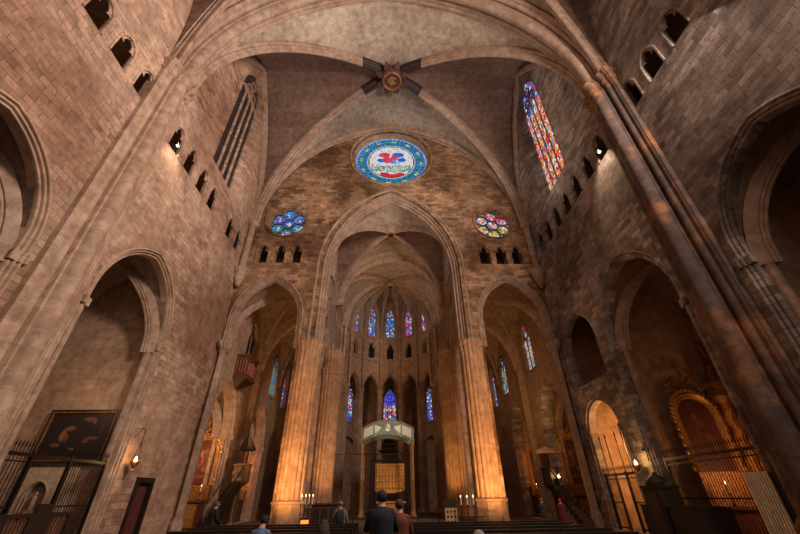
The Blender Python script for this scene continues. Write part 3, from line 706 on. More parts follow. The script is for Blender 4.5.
# apse
PC = Vector((0, 35.5, 0)); TH = 2*PI/14; RA = 4.9; FW = RA*math.tan(TH/2)
Pap = prof(XC, HC)
for i in range(-3, 4):
    th = i*TH; out = Vector((math.sin(th), math.cos(th), 0)); tg = Vector((math.cos(th), -math.sin(th), 0))
    M = lambda u, v, w, o=out, t=tg: PC+t*u+o*(RA+w)+Vector((0, 0, v))
    pn = {0: 'middle'}.get(i, '%s from the middle on the %s side' % ({0: '', 1: 'next', 2: 'second', 3: 'third'}[abs(i)], 'pale' if i < 0 else 'grey'))
    mb = MB(); mb.plate([(-FW-.1, 0), (FW+.1, 0), (FW+.1, 23.5), (-FW-.1, 23.5)], [gothic(0, .98, .02, 11.2, 13.2, 10), gothic(0, .4, 14.95, 16.1, 16.8, 6), gothic(0, .62, 17.5, 20.3, 21.5, 8)], M, 0, .6)
    struct('wall_apse', mb, M_pierd, 'apse wall face, '+pn, 'wall')
    mb = MB(); archivolt(mb, gothic(0, .88, .02, 11.2, 13.0, 10), [(0, -.1), (0, .05), (.05, .1), (.1, .05), (.14, -.05), (.14, -.3), (0, -.5)], M); struct(tname(), mb, M_pierd, 'narrow apse arcade arch, '+pn, 'arch')
    tw = gothic(0, .4, 14.95, 16.1, 16.8, 6)
    mb = MB(); archivolt(mb, tw, [(-.02, .03), (.08, .06), (.1, -.05), (-.02, -.05)], M); mb.plate(gothic(0, .41, 14.95, 16.1, 16.82, 6), [trefoil(0, .38, 14.97, 16.0, 16.76)], M, .2, .3); struct(wname(), mb, M_pierd, 'small dark opening under the apse window, '+pn, 'small opening')
    mb = MB(); mb.plate([(-.8, 14.7), (.8, 14.7), (.8, 17), (-.8, 17)], [], M, 1.0, 1.1); struct('wall_apse_shade_plate', mb, M_lead, 'near-black plate coloured as shade behind the small apse opening, '+pn, 'passage')  # near-black plate stands in for the shade behind the opening
    pal = pB if i <= 0 else (lambda u, v, a, b: jit(random.choice([RED, PINK, WHITE, LBLUE, BLUE, RED]), .35))
    lancet(M, 0, .52, 17.55, 20.2, 21.4, M_pierd, 'tall narrow apse window, '+pn, pal, w=.35, es_mat=M_glass if abs(i) < 2 else M_glassdim)
    # string course
    mb = MB(); mb.plate([(-FW, 17.15), (FW, 17.15), (FW, 17.35), (-FW, 17.35)], [], M, -.14, .02); mb.plate([(-FW, 14.6), (FW, 14.6), (FW, 14.75), (-FW, 14.75)], [], M, -.1, .02); struct(tname(), mb, M_pierd, 'string course of the apse wall, '+pn, 'moulding')
    # vault cell over the face
    mb = MB(); nr, nf = 14, 12; n0 = 0
    for r_ in range(nr+1):
        rr = 1-(1-r_/nr)**1.6 if False else (r_/nr)
        for k in range(nf+1):
            q = -1+2*k/nf; a = th+q*TH/2; R_ = rr*RA/math.cos(q*TH/2)
            z = ZC+HC*max(Pap(1-rr), Pap(1-abs(q)))
            mb.v.append(Vector((R_*math.sin(a), 35.5+R_*math.cos(a), z)))
    for r_ in range(nr):
        for k in range(nf): q = r_*(nf+1)+k; mb.face((q, q+1, q+nf+2, q+nf+1))
    struct('ceiling_apse', mb, M_vault, 'apse vault cell, '+pn, 'vault', fix=False)
for i in range(8):
    th = (i-3.5)*TH; R_ = RA/math.cos(TH/2)-.05; o = Vector((math.sin(th), math.cos(th), 0))
    nm = 'column %d' % i
    sd = 'pale' if i < 4 else 'grey'; od = {0: 'innermost', 1: 'second', 2: 'third', 3: 'outermost'}[(3-i) if i < 4 else i-4]
    mb = MB(); rib(mb, [PC+o*R_*(1-s)+Vector((0, 0, ZC+HC*Pap(s))) for s in [(.97*(k/14)**1.5) for k in range(15)]], .3, .42); struct(tname(), mb, M_pierd, 'apse vault rib, %s on the %s side' % (od, sd), 'rib')
    p = PC+o*(R_+.05); t = thing('apse_column', p, 'slender clustered column of the apse, %s on the %s side' % (od, sd), 'column', 'columns around the apse')
    pl = cluster(.22, [(2*PI*k/8, .2, .09) for k in range(8)], 48)
    mb = MB(); mb.rings([[Vector((p.x+x, p.y+y, z)) for x, y in pl] for z in (.6, 4, 8, 11.1)]); mb.build('shaft', M_pierd, t)
    q = p-o*.28; mb = MB(); mb.lathe([(.13, 11.4), (.13, 16.7), (.24, 16.95), (.24, 17.1)], (q.x, q.y, 0), 10); mb.build('wall_shaft', M_pierd, t)
    mb = MB(); mb.lathe([(.3, 10.8), (.34, 10.9), (.3, 11.0), (.42, 11.25), (.42, 11.4)], (p.x, p.y, 0), 14); mb.build('capital', M_pierd, t)
    mb = MB(); mb.lathe([(.6, 0), (.6, .5), (.45, .7)], (p.x, p.y, 0), 8); mb.build('base', M_pierd, t)
# ambulatory
PO = Vector((0, 36, 0)); RO = 11.3; FO = RO*math.tan(TH/2)
for i in range(-3, 4):
    th = i*TH; out = Vector((math.sin(th), math.cos(th), 0)); tg = Vector((math.cos(th), -math.sin(th), 0))
    M = lambda u, v, w, o=out, t=tg: PO+t*u+o*(RO+w)+Vector((0, 0, v))
    pn = {0: 'middle'}.get(i, '%s from the middle on the %s side' % ({0: '', 1: 'next', 2: 'second', 3: 'third'}[abs(i)], 'pale' if i < 0 else 'grey'))
    hw = .8 if i == 0 else .42
    mb = MB(); mb.plate([(-FO-.2, 0), (FO+.2, 0), (FO+.2, 16), (-FO-.2, 16)], [gothic(0, hw+.08, 9.1, 12.2, 13.6, 8), gothic(0, 1.7, .02, 5, 7.6, 8)], M, 0, .7); struct('wall_ambulatory', mb, M_chapx, 'outer wall of the passage round the apse, '+pn, 'wall')
    mb = MB(); mb.plate(gothic(0, 1.9, .0, 5, 7.8, 8), [], M, .72, .8); struct('wall_ambulatory_niche', mb, M_chapx, 'back of the shallow niche behind the apse, '+pn, 'wall')
    def palA(u, v, a, b, i=i):
        if i == 0 and v > 11.2: return jit(random.choice([(.05, .05, .5), (.08, .08, .7), (.15, .15, .6)]), .3)
        return jit(random.choice([BLUE, RED, LBLUE, WHITE, BLUE] if i else [BLUE, RED, WHITE, ORANGE, LBLUE]), .35)
    lancet(M, 0, hw, 9.2, 11.6 if i == 0 else 12.1, 13.3, M_chapx, 'stained glass window behind the apse arcade, '+pn, palA, n=3 if i == 0 else 1, w=.3, es_mat=M_glass)
    mb = MB(); nr = 6
    for r_ in range(nr+1):
        for k in range(2):
            a = th+(-1, 1)[k]*TH/2; f = r_/nr; R_ = (RA+f*(RO-RA+.5))/math.cos(TH/2); c = PC.lerp(PO, f)
            mb.v.append(Vector((c.x+R_*math.sin(a), c.y+R_*math.cos(a), 13.6+1.6*math.sin(PI*f))))
    for r_ in range(nr): q = r_*2; mb.face((q, q+1, q+3, q+2))
    struct('ceiling_ambulatory', mb, M_web, 'vault of the passage round the apse, '+pn, 'vault', fix=False)
# raised chancel floor
mb = MB(); mb.box(-7.2, 7.2, 22.0, 40, 0, .15); mb.box(-6.9, 6.9, 22.4, 40, .15, .3); struct('floor_chancel', mb, M_floor, 'raised chancel floor with two low steps', 'floor')
# ================================================================== PAINTINGS AND ALTARPIECES
def canvas(mb, M, u0, u1, v0, v1, w, blobs, ground, n=30, inside=None):
    nv = max(4, round(n*(v1-v0)/(u1-u0)))
    g = [[mb.add([M(u0+(u1-u0)*i/n, v0+(v1-v0)*j/nv, w)]) for j in range(nv+1)] for i in range(n+1)]
    for i in range(n):
        for j in range(nv):
            x, y = (i+.5)/n, (j+.5)/nv
            if inside and not inside(u0+(u1-u0)*x, v0+(v1-v0)*y): continue
            c = Vector(ground)*(1+.35*noise.noise(Vector((x*5, y*5, u0))))
            for bx, by, rx, ry, col in blobs:
                d = ((x-bx)/rx)**2+((y-by)/ry)**2+.5*noise.noise(Vector((x*9, y*9, bx*7)))
                if d < 1: c = c.lerp(Vector(col), min(1, 1.4*(1-d)+.35))
            mb.face((g[i][j], g[i+1][j], g[i+1][j+1], g[i][j+1]), tuple(c))
def frame_rect(mb, M, u0, u1, v0, v1, t, w0, w1):
    mb.plate([(u0-t, v0-t), (u1+t, v0-t), (u1+t, v1+t), (u0-t, v1+t)], [[(u0, v0), (u1, v0), (u1, v1), (u0, v1)]], M, w0, w1)
def MY(Y): return lambda u, v, w: Vector((u, Y+w, v))      # wall facing the camera
t = thing('painting', (-13.58, 17.25, 2.95), 'large dark landscape-format oil painting with pale figures in a thin gilt frame, above the grille', 'painting')
M = MY(17.2); mb = MB(); canvas(mb, M, -14.95, -12.25, 3.02, 4.86, .02, [(.28, .52, .05, .17, (.24, .09, .045)), (.36, .66, .09, .05, (.20, .07, .04)), (.34, .45, .04, .10, (.15, .04, .03)), (.22, .30, .08, .04, (.14, .09, .06)), (.62, .86, .10, .045, (.16, .05, .04)), (.70, .80, .03, .06, (.15, .06, .04)), (.75, .45, .12, .035, (.12, .045, .04)), (.66, .38, .05, .05, (.12, .05, .05)), (.50, .22, .05, .03, (.2, .13, .08)), (.85, .68, .02, .16, (.05, .03, .03))], (.016, .010, .010), 60)
mb.smooth = False; mb.build('canvas', M_paint, t, fix=False)
mb = MB(); frame_rect(mb, M, -14.95, -12.25, 3.02, 4.86, .04, -.05, .05); mb.build('inner_moulding', M_golddark, t)
mb = MB(); frame_rect(mb, M, -14.99, -12.21, 2.98, 4.90, .10, -.03, .06); mb.build('frame', M_darkwood, t)
# pale arched niche under the painting
t = thing('wall_niche', (-13.7, 17.25, 0), 'pale plastered panel with an arched niche and small statue under the dark painting', 'niche')
mb = MB(); mb.plate([(-15.0, .15), (-12.9, .15), (-12.9, 2.75), (-15.0, 2.75)], [gothic(-14.15, .38, .9, 1.75, 2.2, 8)], MY(17.2), -.06, .06); mb.build('panel', plain('pale_plaster', (.46, .34, .22), .9), t)
mb = MB(); archivolt(mb, gothic(-14.15, .38, .9, 1.75, 2.2, 8), [(0, .06), (.06, .12), (.12, .06), (.12, 0), (0, 0)], MY(17.2)); mb.build('niche_surround', M_chapx, t)
mb = MB(); mb.lathe([(.09, 0), (.10, .12), (.08, .3), (.09, .4), (.03, .46), (.05, .50), (.055, .55), (.02, .6)], (-14.15, 17.2, 1.3), 12); mb.box(-14.3, -14.0, 17.08, 17.3, .96, 1.3); mb.build('statue', M_chapx, t)
def twisted_column(mb, x, y, z0, z1, r, mi=0):
    n = 26; mb.rings([[Vector((x+r*.35*math.cos(k*.75)+r*(1+.12*math.cos(3*a))*math.cos(a), y+r*.35*math.sin(k*.75)+r*(1+.12*math.cos(3*a))*math.sin(a), z0+(z1-z0)*k/n)) for a in [2*PI*i/12 for i in range(12)]] for k in range(n+1)], mi=mi)
def scroll(mb, x, y, z, r, s=1):
    mb.tube([(x+s*r*(1-k/14)*math.cos(k*.55), y, z+r*(1-k/14)*math.sin(k*.55)) for k in range(13)], [.07*(1-k/16) for k in range(13)], 6)
# gilded altarpiece in the grey wall chapel
t = thing('altarpiece', (14.7, 17.0, 0), 'tall gilded altarpiece with twisted columns and a dark red arched painting behind the grille', 'altarpiece')
M = MY(17.0); GI = in_gothic(13.95, .82, 2.3, 4.5, 5.3)
mb = MB(); canvas(mb, M, 13.1, 14.8, 2.3, 5.35, .02, [(.45, .72, .06, .05, (.20, .08, .05)), (.52, .62, .10, .06, (.17, .05, .035)), (.4, .5, .05, .09, (.15, .045, .03)), (.62, .45, .07, .05, (.14, .05, .035)), (.4, .24, .13, .04, (.13, .05, .035)), (.7, .3, .05, .09, (.14, .06, .04))], (.085, .026, .018), 40, GI); mb.smooth = False; mb.build('painting', M_paint, t, fix=False)
def wavy(cx, hw, z0, sp, ap):
    p = gothic(cx, hw, z0, sp, ap, 10); return p
mb = MB(); archivolt(mb, gothic(13.95, .82, 2.25, 4.5, 5.3, 12), [(-.02, -.02), (0, .08), (.06, .14), (.12, .1), (.17, .16), (.24, .1), (.26, -.02)], M)
for k, (x, z) in enumerate(gothic(13.95, 1.1, 2.4, 4.5, 5.65, 9)):
    if k % 1 == 0: mb.ball((x, 16.95, z), (.085, .07, .085), 6)
for z in [2.4+.32*i for i in range(7)]:
    for s in (-1, 1): mb.ball((13.95+s*1.1, 16.95, z), (.075, .06, .12), 6)
mb.build('frame', M_gold, t)
mb = MB()
for s in (-1, 1):
    scroll(mb, 13.95+s*.35, 16.92, 6.05, .28, s); scroll(mb, 13.95+s*.85, 16.92, 5.75, .24, s)
mb.ball((13.95, 16.92, 6.35), (.12, .08, .22), 8)
for i in range(9): a = PI*i/8; mb.ball((13.95+.9*math.cos(a), 16.95, 5.75+.42*math.sin(a)), (.09, .06, .09), 5)
mb.build('crest', M_golddark, t)
mb = MB()
for s, x in ((0, 15.2), (1, 15.85)):
    c = MB(); twisted_column(c, x, 16.65, 2.2, 5.0, .15); c.lathe([(.22, 2.0), (.22, 2.1), (.17, 2.2)], (x, 16.65, 0), 12); c.lathe([(.17, 5.0), (.24, 5.2), (.26, 5.3)], (x, 16.65, 0), 12); c.build('column', M_gold, t)
mb = MB()
for k, z, h, e in ((0, 5.3, .14, .0), (1, 5.44, .24, -.05), (2, 5.68, .1, .06), (3, 5.78, .1, .14)): mb.box(14.95-e, 16.15+e, 16.4-e, 17.0, z, z+h)
mb.build('entablature', M_golddark, t)
mb = MB()
for i in range(46):
    x = 15.55+random.uniform(-.42, .42)*(1-.3*(i/46)); z = 5.95+i/46*2.0; mb.ball((x, 16.75+random.uniform(-.1, .1), z), (.10, .08, .12), 5)
mb.lathe([(.5, 5.88), (.55, 6.0), (.35, 6.3), (.2, 6.8), (.1, 8.0)], (15.55, 16.8, 0), 10); mb.build('floral_finial', plain('dark_red_gilding', (.16, .05, .03), .5, .2, var=.6, scale=8), t)
mb = MB(); mb.box(14.95, 16.2, 16.5, 17.05, 1.1, 2.0); mb.box(12.85, 14.95, 16.75, 17.05, 1.1, 2.3); mb.build('plinth', M_golddark, t)
mb = MB(); mb.box(15.05, 16.1, 16.9, 17.1, 2.0, 5.3); mb.build('back_panel', M_golddark, t)
mb = MB(); mb.box(12.9, 16.6, 15.9, 16.95, 0, 1.0); mb.box(12.8, 16.7, 15.8, 16.99, 1.0, 1.1); mb.build('altar_table', M_wood, t)
# aisle chapel altarpieces
def small_retable(x, y, label, w=1.0, z=2.4, lit=1, red=(.09, .022, .014)):
    t = thing('altarpiece', (x, y, 0), label, 'altarpiece'); M = MY(y)
    mb = MB(); canvas(mb, M, x-w*.8, x+w*.8, z, z+2.7, .02, [(.42, .66, .07, .08, (.34, .15, .09)), (.58, .72, .09, .04, (.22, .07, .04)), (.5, .52, .05, .10, (.28, .06, .04)), (.35, .40, .12, .04, (.18, .07, .04)), (.62, .32, .08, .06, (.2, .1, .06)), (.5, .16, .3, .04, (.14, .07, .04))], red, 28, in_gothic(x, w*.8, z, z+1.9, z+2.65)); mb.smooth = False; mb.build('painting', M_paint, t, fix=False)
    mb = MB(); archivolt(mb, gothic(x, w*.8, z-.05, z+1.9, z+2.65, 10), [(-.02, -.02), (0, .08), (.08, .14), (.16, .06), (.24, .12), (.3, -.02)], M)
    for p in gothic(x, w*1.15, z+.2, z+1.9, z+3.0, 8): mb.ball((p[0], y-.06, p[1]), (.12, .07, .12), 5)
    mb.build('frame', M_gold, t)
    mb = MB()
    for s in (-1, 1): scroll(mb, x+s*.25, y-.08, z+3.1, .22, s)
    mb.ball((x, y-.08, z+3.4), (.12, .08, .2), 6); mb.build('crest', M_gold, t)
    mb = MB(); mb.box(x-w*1.1, x+w*1.1, y-.45, y+.02, 1.5, z-.05); mb.build('predella', M_golddark, t)
    mb = MB(); mb.box(x-w*.95, x+w*.95, y-1.1, y-.1, .0, 1.4); mb.box(x-w*1.05, x+w*1.05, y-1.2, y-.05, 1.4, 1.5); mb.build('altar_table', M_wood, t)
    mb = MB(); mb.box(x-w*.85, x+w*.85, y-1.13, y-1.1, .12, 1.3); mb.build('altar_front', M_gold, t)
small_retable(-12.85, 27.95, 'gilt arched altarpiece with a red painting in the first aisle chapel past the sconce')
small_retable(-13.0, 35.4, 'red-lit arched altarpiece deep in the second aisle chapel beyond the stone pulpit', .95, 2.2, red=(.22, .04, .018))
small_retable(13.0, 35.4, 'gilt arched altarpiece in the farther aisle chapel past the pulpit with a canopy', .95, 2.2)
small_retable(12.9, 27.95, 'dim arched altarpiece in the aisle chapel behind the pulpit with a canopy', .95, 2.2)
# ================================================================== GRILLES
def grille(x, y0, y1, h, label, gap=None, sx=1, tips=True, tall=()):
    t = thing('iron_grille', (x, (y0+y1)/2, 0), label, 'grille')
    secs = [(y0, y1)] if not gap else [(y0, gap[0]), (gap[1], y1)]
    for a, b in secs:
        mb = MB(); n = max(2, round((b-a)/.125))
        for i in range(n+1):
            y = a+(b-a)*i/n; mb.tube([(x, y, .1), (x, y, h-.02)], .014, 5)
        mb.build('bar_lattice', M_iron, t)
        for z in (.14, h*.5): 
            mb = MB(); mb.box(x-.02, x+.02, a, b, z-.025, z+.025); mb.build('cross_rail', M_iron, t)
    mb = MB(); mb.box(x-.04, x+.04, y0, y1, h-.05, h+.05); mb.box(x-.02, x+.02, y0, y1, h-.22, h-.18); mb.build('top_rail', M_iron, t)
    for y in [y0+.03, y1-.03]+(list(gap) if gap else []):
        mb = MB(); mb.box(x-.05, x+.05, y-.05, y+.05, 0, h+.1); mb.build('post', M_iron, t)
    if tips:
        mb = MB(); n = round((y1-y0)/.125)
        for i in range(n+1):
            y = y0+(y1-y0)*i/n; mb.tube([(x, y, h+.05), (x, y, h+.2), (x, y, h+.25), (x, y, h+.40)], [.012, .012, .028, .002], 5)
        mb.build('spike_row', M_iron, t)
    for y in tall:
        mb = MB(); mb.tube([(x, y, h), (x, y, h+1.7), (x, y, h+1.75), (x, y, h+1.95)], [.025, .025, .05, .004], 6); mb.build('tall_spear', M_iron, t)
grille(-11.72, 12.35, 16.95, 2.85, 'black iron grille with an open gate in front of the dark landscape-format painting', (13.4, 15.05))
grille(11.72, 12.35, 16.95, 2.78, 'black iron grille with spikes in front of the tall gilded altarpiece')
grille(11.72, 19.12, 22.06, 2.4, 'iron grille with tall spears across the orange lit doorway', (20.1, 21.1), tall=(19.5, 20.1, 21.1, 21.7))
# ================================================================== WALL FITTINGS
def votive(x, y, z, sx, label, A=A):
    t = thing('hanging_lamp', (x, y, z), label, 'lamp')
    mb = MB(); mb.lathe([(.01, -.34), (.05, -.28), (.03, -.22), (.10, -.12), (.17, 0), (.19, .05), (.15, .05), (.12, .0)], (x, y, z), 14); mb.build('bowl', M_golddark, t)
    mb = MB(); mb.lathe([(.03, .02), (.065, .08), (.05, .17), (.008, .26)], (x, y, z), 10); mb.build('flame_glass', M_flame, t)
    for a in (0, 2.1, 4.2):
        mb = MB(); mb.tube([(x+.16*math.cos(a), y+.16*math.sin(a), z+.05), (x, y, z+.85)], .010, 5); mb.build('chain', M_iron, t)
    mb = MB(); wx = sx*A; mb.tube([(x, y, z+.85), (x, y, z+1.28), (x+sx*.05, y, z+1.36), (wx, y, z+1.36)], .016, 6); mb.tube([(x+sx*.15, y, z+1.36), (wx, y, z+1.0)], .012, 5); mb.build('bracket', M_iron, t)
votive(-11.1, 17.81, 2.93, -1, 'lit hanging lamp on a wall bracket beside the dark curtained doorway')
votive(11.1, 18.05, 2.6, 1, 'lit hanging lamp between the iron cross and the orange doorway')
votive(10.3, 24.9, 2.35, 1, 'lit hanging lamp just in front of the pulpit with a canopy', 11.15)
t = thing('wall_cross', (11.46, 17.6, 3.15), 'black iron cross fixed to the grey wall beside the hanging lamp', 'cross')
mb = MB(); mb.box(11.45, 11.5, 17.57, 17.63, 2.8, 3.5); mb.box(11.45, 11.5, 17.38, 17.82, 3.2, 3.27)
for y, z in ((17.6, 3.5), (17.38, 3.235), (17.82, 3.235), (17.6, 2.8)): mb.ball((11.46, y, z), .045, 6)
mb.build('crossbar', M_iron, t)
# curtained doorway in the pale wall
mb = MB(); M = ML; mb.plate([(18.98, .02), (20.42, .02), (20.42, 2.45), (18.98, 2.45)], [[(19.17, .03), (20.23, .03), (20.23, 2.23), (19.17, 2.23)]], M, -.07, .3)
d = struct('door_1', mb, M_darkwood, 'doorway with a dark red curtain in the pale wall', 'door')
mb = MB(); n = 48; r0 = []
for i in range(n+1):
    y = 19.16+1.08*i/n; r0.append((y, .12+.05*math.sin(i*1.1)))
mb.rings([[ML(y, z, w) for y, w in r0]+[ML(y, z, w+.03) for y, w in r0[::-1]] for z in (.04, 1.2, 2.24)]); mb.build('curtain', M_curtain, d)
# floodlights in the triforium that throw the bright streaks
for sx, w in ((-1, 'pale wall'), (1, 'grey wall')):
    t = thing('floodlight', (sx*11.42, 12.6, 17.0), 'small floodlight glowing in the opening nearest the big pier of the %s' % w, 'lamp')
    mb = MB(); R = Matrix.Translation((sx*11.36, 12.6, 17.32)) @ Matrix.Rotation(.5*sx, 4, 'Y'); mb.box(-.10, .10, -.13, .13, -.02, .22, M=R); mb.build('housing', M_iron, t)
    mb = MB(); mb.box(-.06, .06, -.08, .08, -.035, -.02, M=R); mb.build('lens', plain('lamp_lens', (1, .8, .6), .5, emit=(1, .75, .5), es=4), t)
    mb = MB(); mb.tube([(sx*11.45, 12.6, 16.98), (sx*11.45, 12.6, 17.4)], .025, 6); mb.build('stand', M_iron, t)
# small organ case bracketed on the aisle wall
t = thing('small_organ', (-10.8, 27.0, 8.5), 'small red-brown organ case bracketed high on the aisle wall', 'organ')
mb = MB(); mb.box(-11.28, -10.4, 25.9, 27.7, 8.95, 10.4); mb.box(-11.28, -10.32, 25.8, 27.8, 10.4, 10.55); mb.box(-11.28, -10.32, 25.8, 27.8, 8.85, 8.95); mb.build('case', M_wood, t)
mb = MB(); mb.rings([[Vector((-11.28, y, z)), Vector((-11.28+d_, y, z))] + [Vector((-11.28+d_, y2, z)), Vector((-11.28, y2, z))] for z, d_, y, y2 in ((8.3, .2, 26.5, 27.1), (8.6, .6, 26.2, 27.4), (8.85, .9, 25.9, 27.7))]); mb.build('corbel', M_darkwood, t)
M_pipe = plain('organ_pipe_red', (.22, .07, .045), .45, .3)
for i in range(9):
    mb = MB(); mb.lathe([(.02, 0), (.075, .15), (.075, .95-.04*abs(i-4)), (.03, 1.0-.04*abs(i-4))], (-10.36, 26.02+i*.19, 9.1), 8); mb.build('pipe', M_pipe, t)
for i in range(4):
    mb = MB(); mb.lathe([(.02, 0), (.07, .15), (.07, .95), (.03, 1.0)], (-11.15+i*.2, 25.86, 9.1), 8); mb.build('pipe', M_pipe, t)
mb = MB(); mb.plate([(27.7, 9.0), (28.5, 9.5), (28.35, 9.75), (27.7, 10.3)], [], lambda u, v, w: Vector((-10.8+w, u, v)), 0, .08); mb.build('wing_shutter', M_wood, t)
# ================================================================== PULPITS
def stair(mb, p0, p1, w, n, mi=0):
    p0, p1 = Vector(p0), Vector(p1); d = (p1-p0); hd = Vector((d.x, d.y, 0)).normalized(); sd = Vector((-hd.y, hd.x, 0))
    for i in range(n):
        a = p0+d*i/n; b = p0+d*(i+1)/n
        lo = [a-sd*w/2, a+sd*w/2, Vector((b.x, b.y, a.z))+sd*w/2, Vector((b.x, b.y, a.z))-sd*w/2]
        top = max(a.z, b.z); bot = min(a.z, b.z)-.25
        mb.rings([[Vector((q.x, q.y, bot)) for q in lo], [Vector((q.x, q.y, top)) for q in lo]])
def oct_(r, x, y, z, n=8): return [Vector((x+r*math.cos(PI/n+2*PI*i/n), y+r*math.sin(PI/n+2*PI*i/n), z)) for i in range(n)]
x, y = -9.75, 27.2
t = thing('pulpit', (x, y, 0), 'pale carved stone pulpit with dark stairs between the aisle chapels', 'pulpit')
mb = MB(); mb.rings([oct_(r, x, y, z) for r, z in ((.2, 2.2), (.5, 2.45), (.56, 2.55), (.52, 2.6), (.52, 3.3), (.6, 3.4), (.6, 3.48))])
for i in range(8):
    a = 2*PI*i/8; mb.ball((x+.5*math.cos(a), y+.5*math.sin(a), 2.95), (.12, .12, .2), 6)
mb.build('drum', M_chapx, t)
mb = MB(); mb.lathe([(.35, 0), (.35, .2), (.16, .35), (.15, 2.1), (.25, 2.3)], (x, y, 0), 12); mb.build('column', M_pierd, t)
mb = MB(); stair(mb, (x-.25, y-3.0, .3), (x-.1, y-.5, 2.4), .7, 10); mb.build('stair', M_darkwood, t)
mb = MB(); mb.tube([(x-.6, y-3.0, 1.2), (x-.45, y-.5, 3.3)], .04, 6); mb.tube([(x+.1, y-3.0, 1.2), (x+.25, y-.5, 3.3)], .04, 6); mb.build('handrail', M_darkwood, t)
mb = MB(); mb.rings([oct_(r, x, y, z) for r, z in ((.6, 4.3), (.62, 4.36), (.4, 4.7), (.15, 5.1), (.03, 5.5))]); mb.tube([(x, y+.45, 3.4), (x, y+.45, 4.35)], .06, 6); mb.build('hood', M_darkwood, t)
x, y = 10.1, 25.6
t = thing('pulpit', (x, y, 0), 'dark wooden pulpit with a pale flat canopy beside the grey wall', 'pulpit')
mb = MB(); mb.rings([oct_(r, x, y, z) for r, z in ((.15, 1.7), (.45, 1.95), (.5, 2.05), (.5, 2.85), (.56, 2.92), (.56, 3.0))]); mb.build('drum', M_darkwood, t)
mb = MB(); mb.lathe([(.3, 0), (.3, .2), (.12, .35), (.12, 1.6), (.2, 1.8)], (x, y, 0), 12); mb.build('column', M_darkwood, t)
mb = MB(); mb.rings([oct_(r, x, y, z) for r, z in ((.02, 3.86), (.72, 3.78), (.76, 3.86), (.5, 4.05), (.04, 4.2))]); mb.build('canopy', plain('pale_wood', (.42, .27, .17), .6), t)
mb = MB(); mb.box(x-.3, x+.3, y+.46, y+.52, 2.9, 3.85); mb.build('back_board', M_wood, t)
mb = MB(); stair(mb, (x+.45, y-2.6, .25), (x+.1, y-.45, 2.0), .65, 9); mb.build('stair', M_darkwood, t)
mb = MB(); mb.tube([(x+.1, y-2.6, 1.15), (x-.2, y-.45, 2.9)], .035, 6); mb.build('handrail', M_darkwood, t)
# ================================================================== SANCTUARY
bx = -.2; FZ = .3
M_bronze = plain('bronze_column', (.26, .15, .075), .45, .3)
M_silverd = plain('tarnished_silver', (.17, .19, .17), .4, .4, var=.5, scale=14, bump=.5)
t = thing('baldachin', (bx, 30.7, FZ), 'silver canopy on four slim columns over the high altar', 'canopy')
for sx in (-1, 1):
    for y in (29.6, 31.8):
        mb = MB(); mb.lathe([(.2, 0), (.2, .2), (.13, .35), (.12, .5), (.11, 2.2), (.14, 2.25), (.14, 2.35), (.11, 2.4), (.105, 4.3), (.16, 4.5), (.18, 4.65)], (bx+sx*1.86, y, FZ), 12); mb.build('column', M_bronze, t)
def arcz(x, zc, ze, hw): return ze+(zc-ze)*(1-(x/hw)**2)
N = 20; xs = [-2.0+4.0*i/N for i in range(N+1)]
band = [(bx+x, arcz(x, 6.55, 5.95, 2)) for x in xs]+[(bx+x, arcz(x, 5.52, 4.92, 2)) for x in xs[::-1]]
for y0, y1, nm in ((29.45, 29.6, 'front_band'), (31.8, 31.95, 'rear_band')):
    mb = MB(); mb.plate(band, [], lambda u, v, w, y0=y0: Vector((u, y0+w, v)), 0, y1-y0)
    if nm == 'front_band':
        for k in range(26):
            x = -1.92+3.84*k/25
            mb.ball((bx+x, 29.43, arcz(x, 6.48, 5.88, 2)), (.06, .05, .06), 5); mb.ball((bx+x, 29.43, arcz(x, 5.6, 5.0, 2)), (.06, .05, .06), 5)
    mb.build(nm, M_silverd, t)
mb = MB(); mb.rings([[Vector((bx+x, y, arcz(x, 6.58, 5.98, 2))) for x in xs]+[Vector((bx+x, y, arcz(x, 6.45, 5.85, 2))) for x in xs[::-1]] for y in (29.5, 31.9)]); mb.build('canopy_shell', M_silverd, t)
M_panel = plain('pale_green_enamel', (.50, .60, .52), .4, .2, var=.3, scale=22, emit=None)
for s in (-1, 1):
    for a, b in ((1.1, 1.78), (.42, .98)):
        mb = MB(); q = [(bx+s*a, arcz(a, 5.72, 5.12, 2)), (bx+s*b, arcz(b, 5.72, 5.12, 2)), (bx+s*b, arcz(b, 6.36, 5.76, 2)), (bx+s*a, arcz(a, 6.36, 5.76, 2))] if a > 1 else [(bx+s*a, arcz(a, 6.05, 5.45, 2)), (bx+s*b, arcz(b, 5.72, 5.12, 2)), (bx+s*b, arcz(b, 6.36, 5.76, 2))]
        if s < 0: q = q[::-1]
        mb.plate(q, [], lambda u, v, w: Vector((u, 29.41+w, v)), 0, .05); mb.build('enamel_panel', M_panel, t)
mb = MB(); mb.ball((bx, 29.42, 6.02), (.24, .06, .28), 8)
for s in (-1, 1):
    mb.tube([(bx, 29.42, 6.35), (bx+s*.45, 29.42, 6.02), (bx, 29.42, 5.68)], .035, 6); mb.tube([(bx+s*.45, 29.42, 6.02), (bx+s*1.05, 29.42, 5.35)], .03, 6); mb.tube([(bx+s*.45, 29.42, 6.02), (bx+s*1.05, 29.42, 6.2)], .03, 6)
mb.build('centre_relief', M_silver, t)
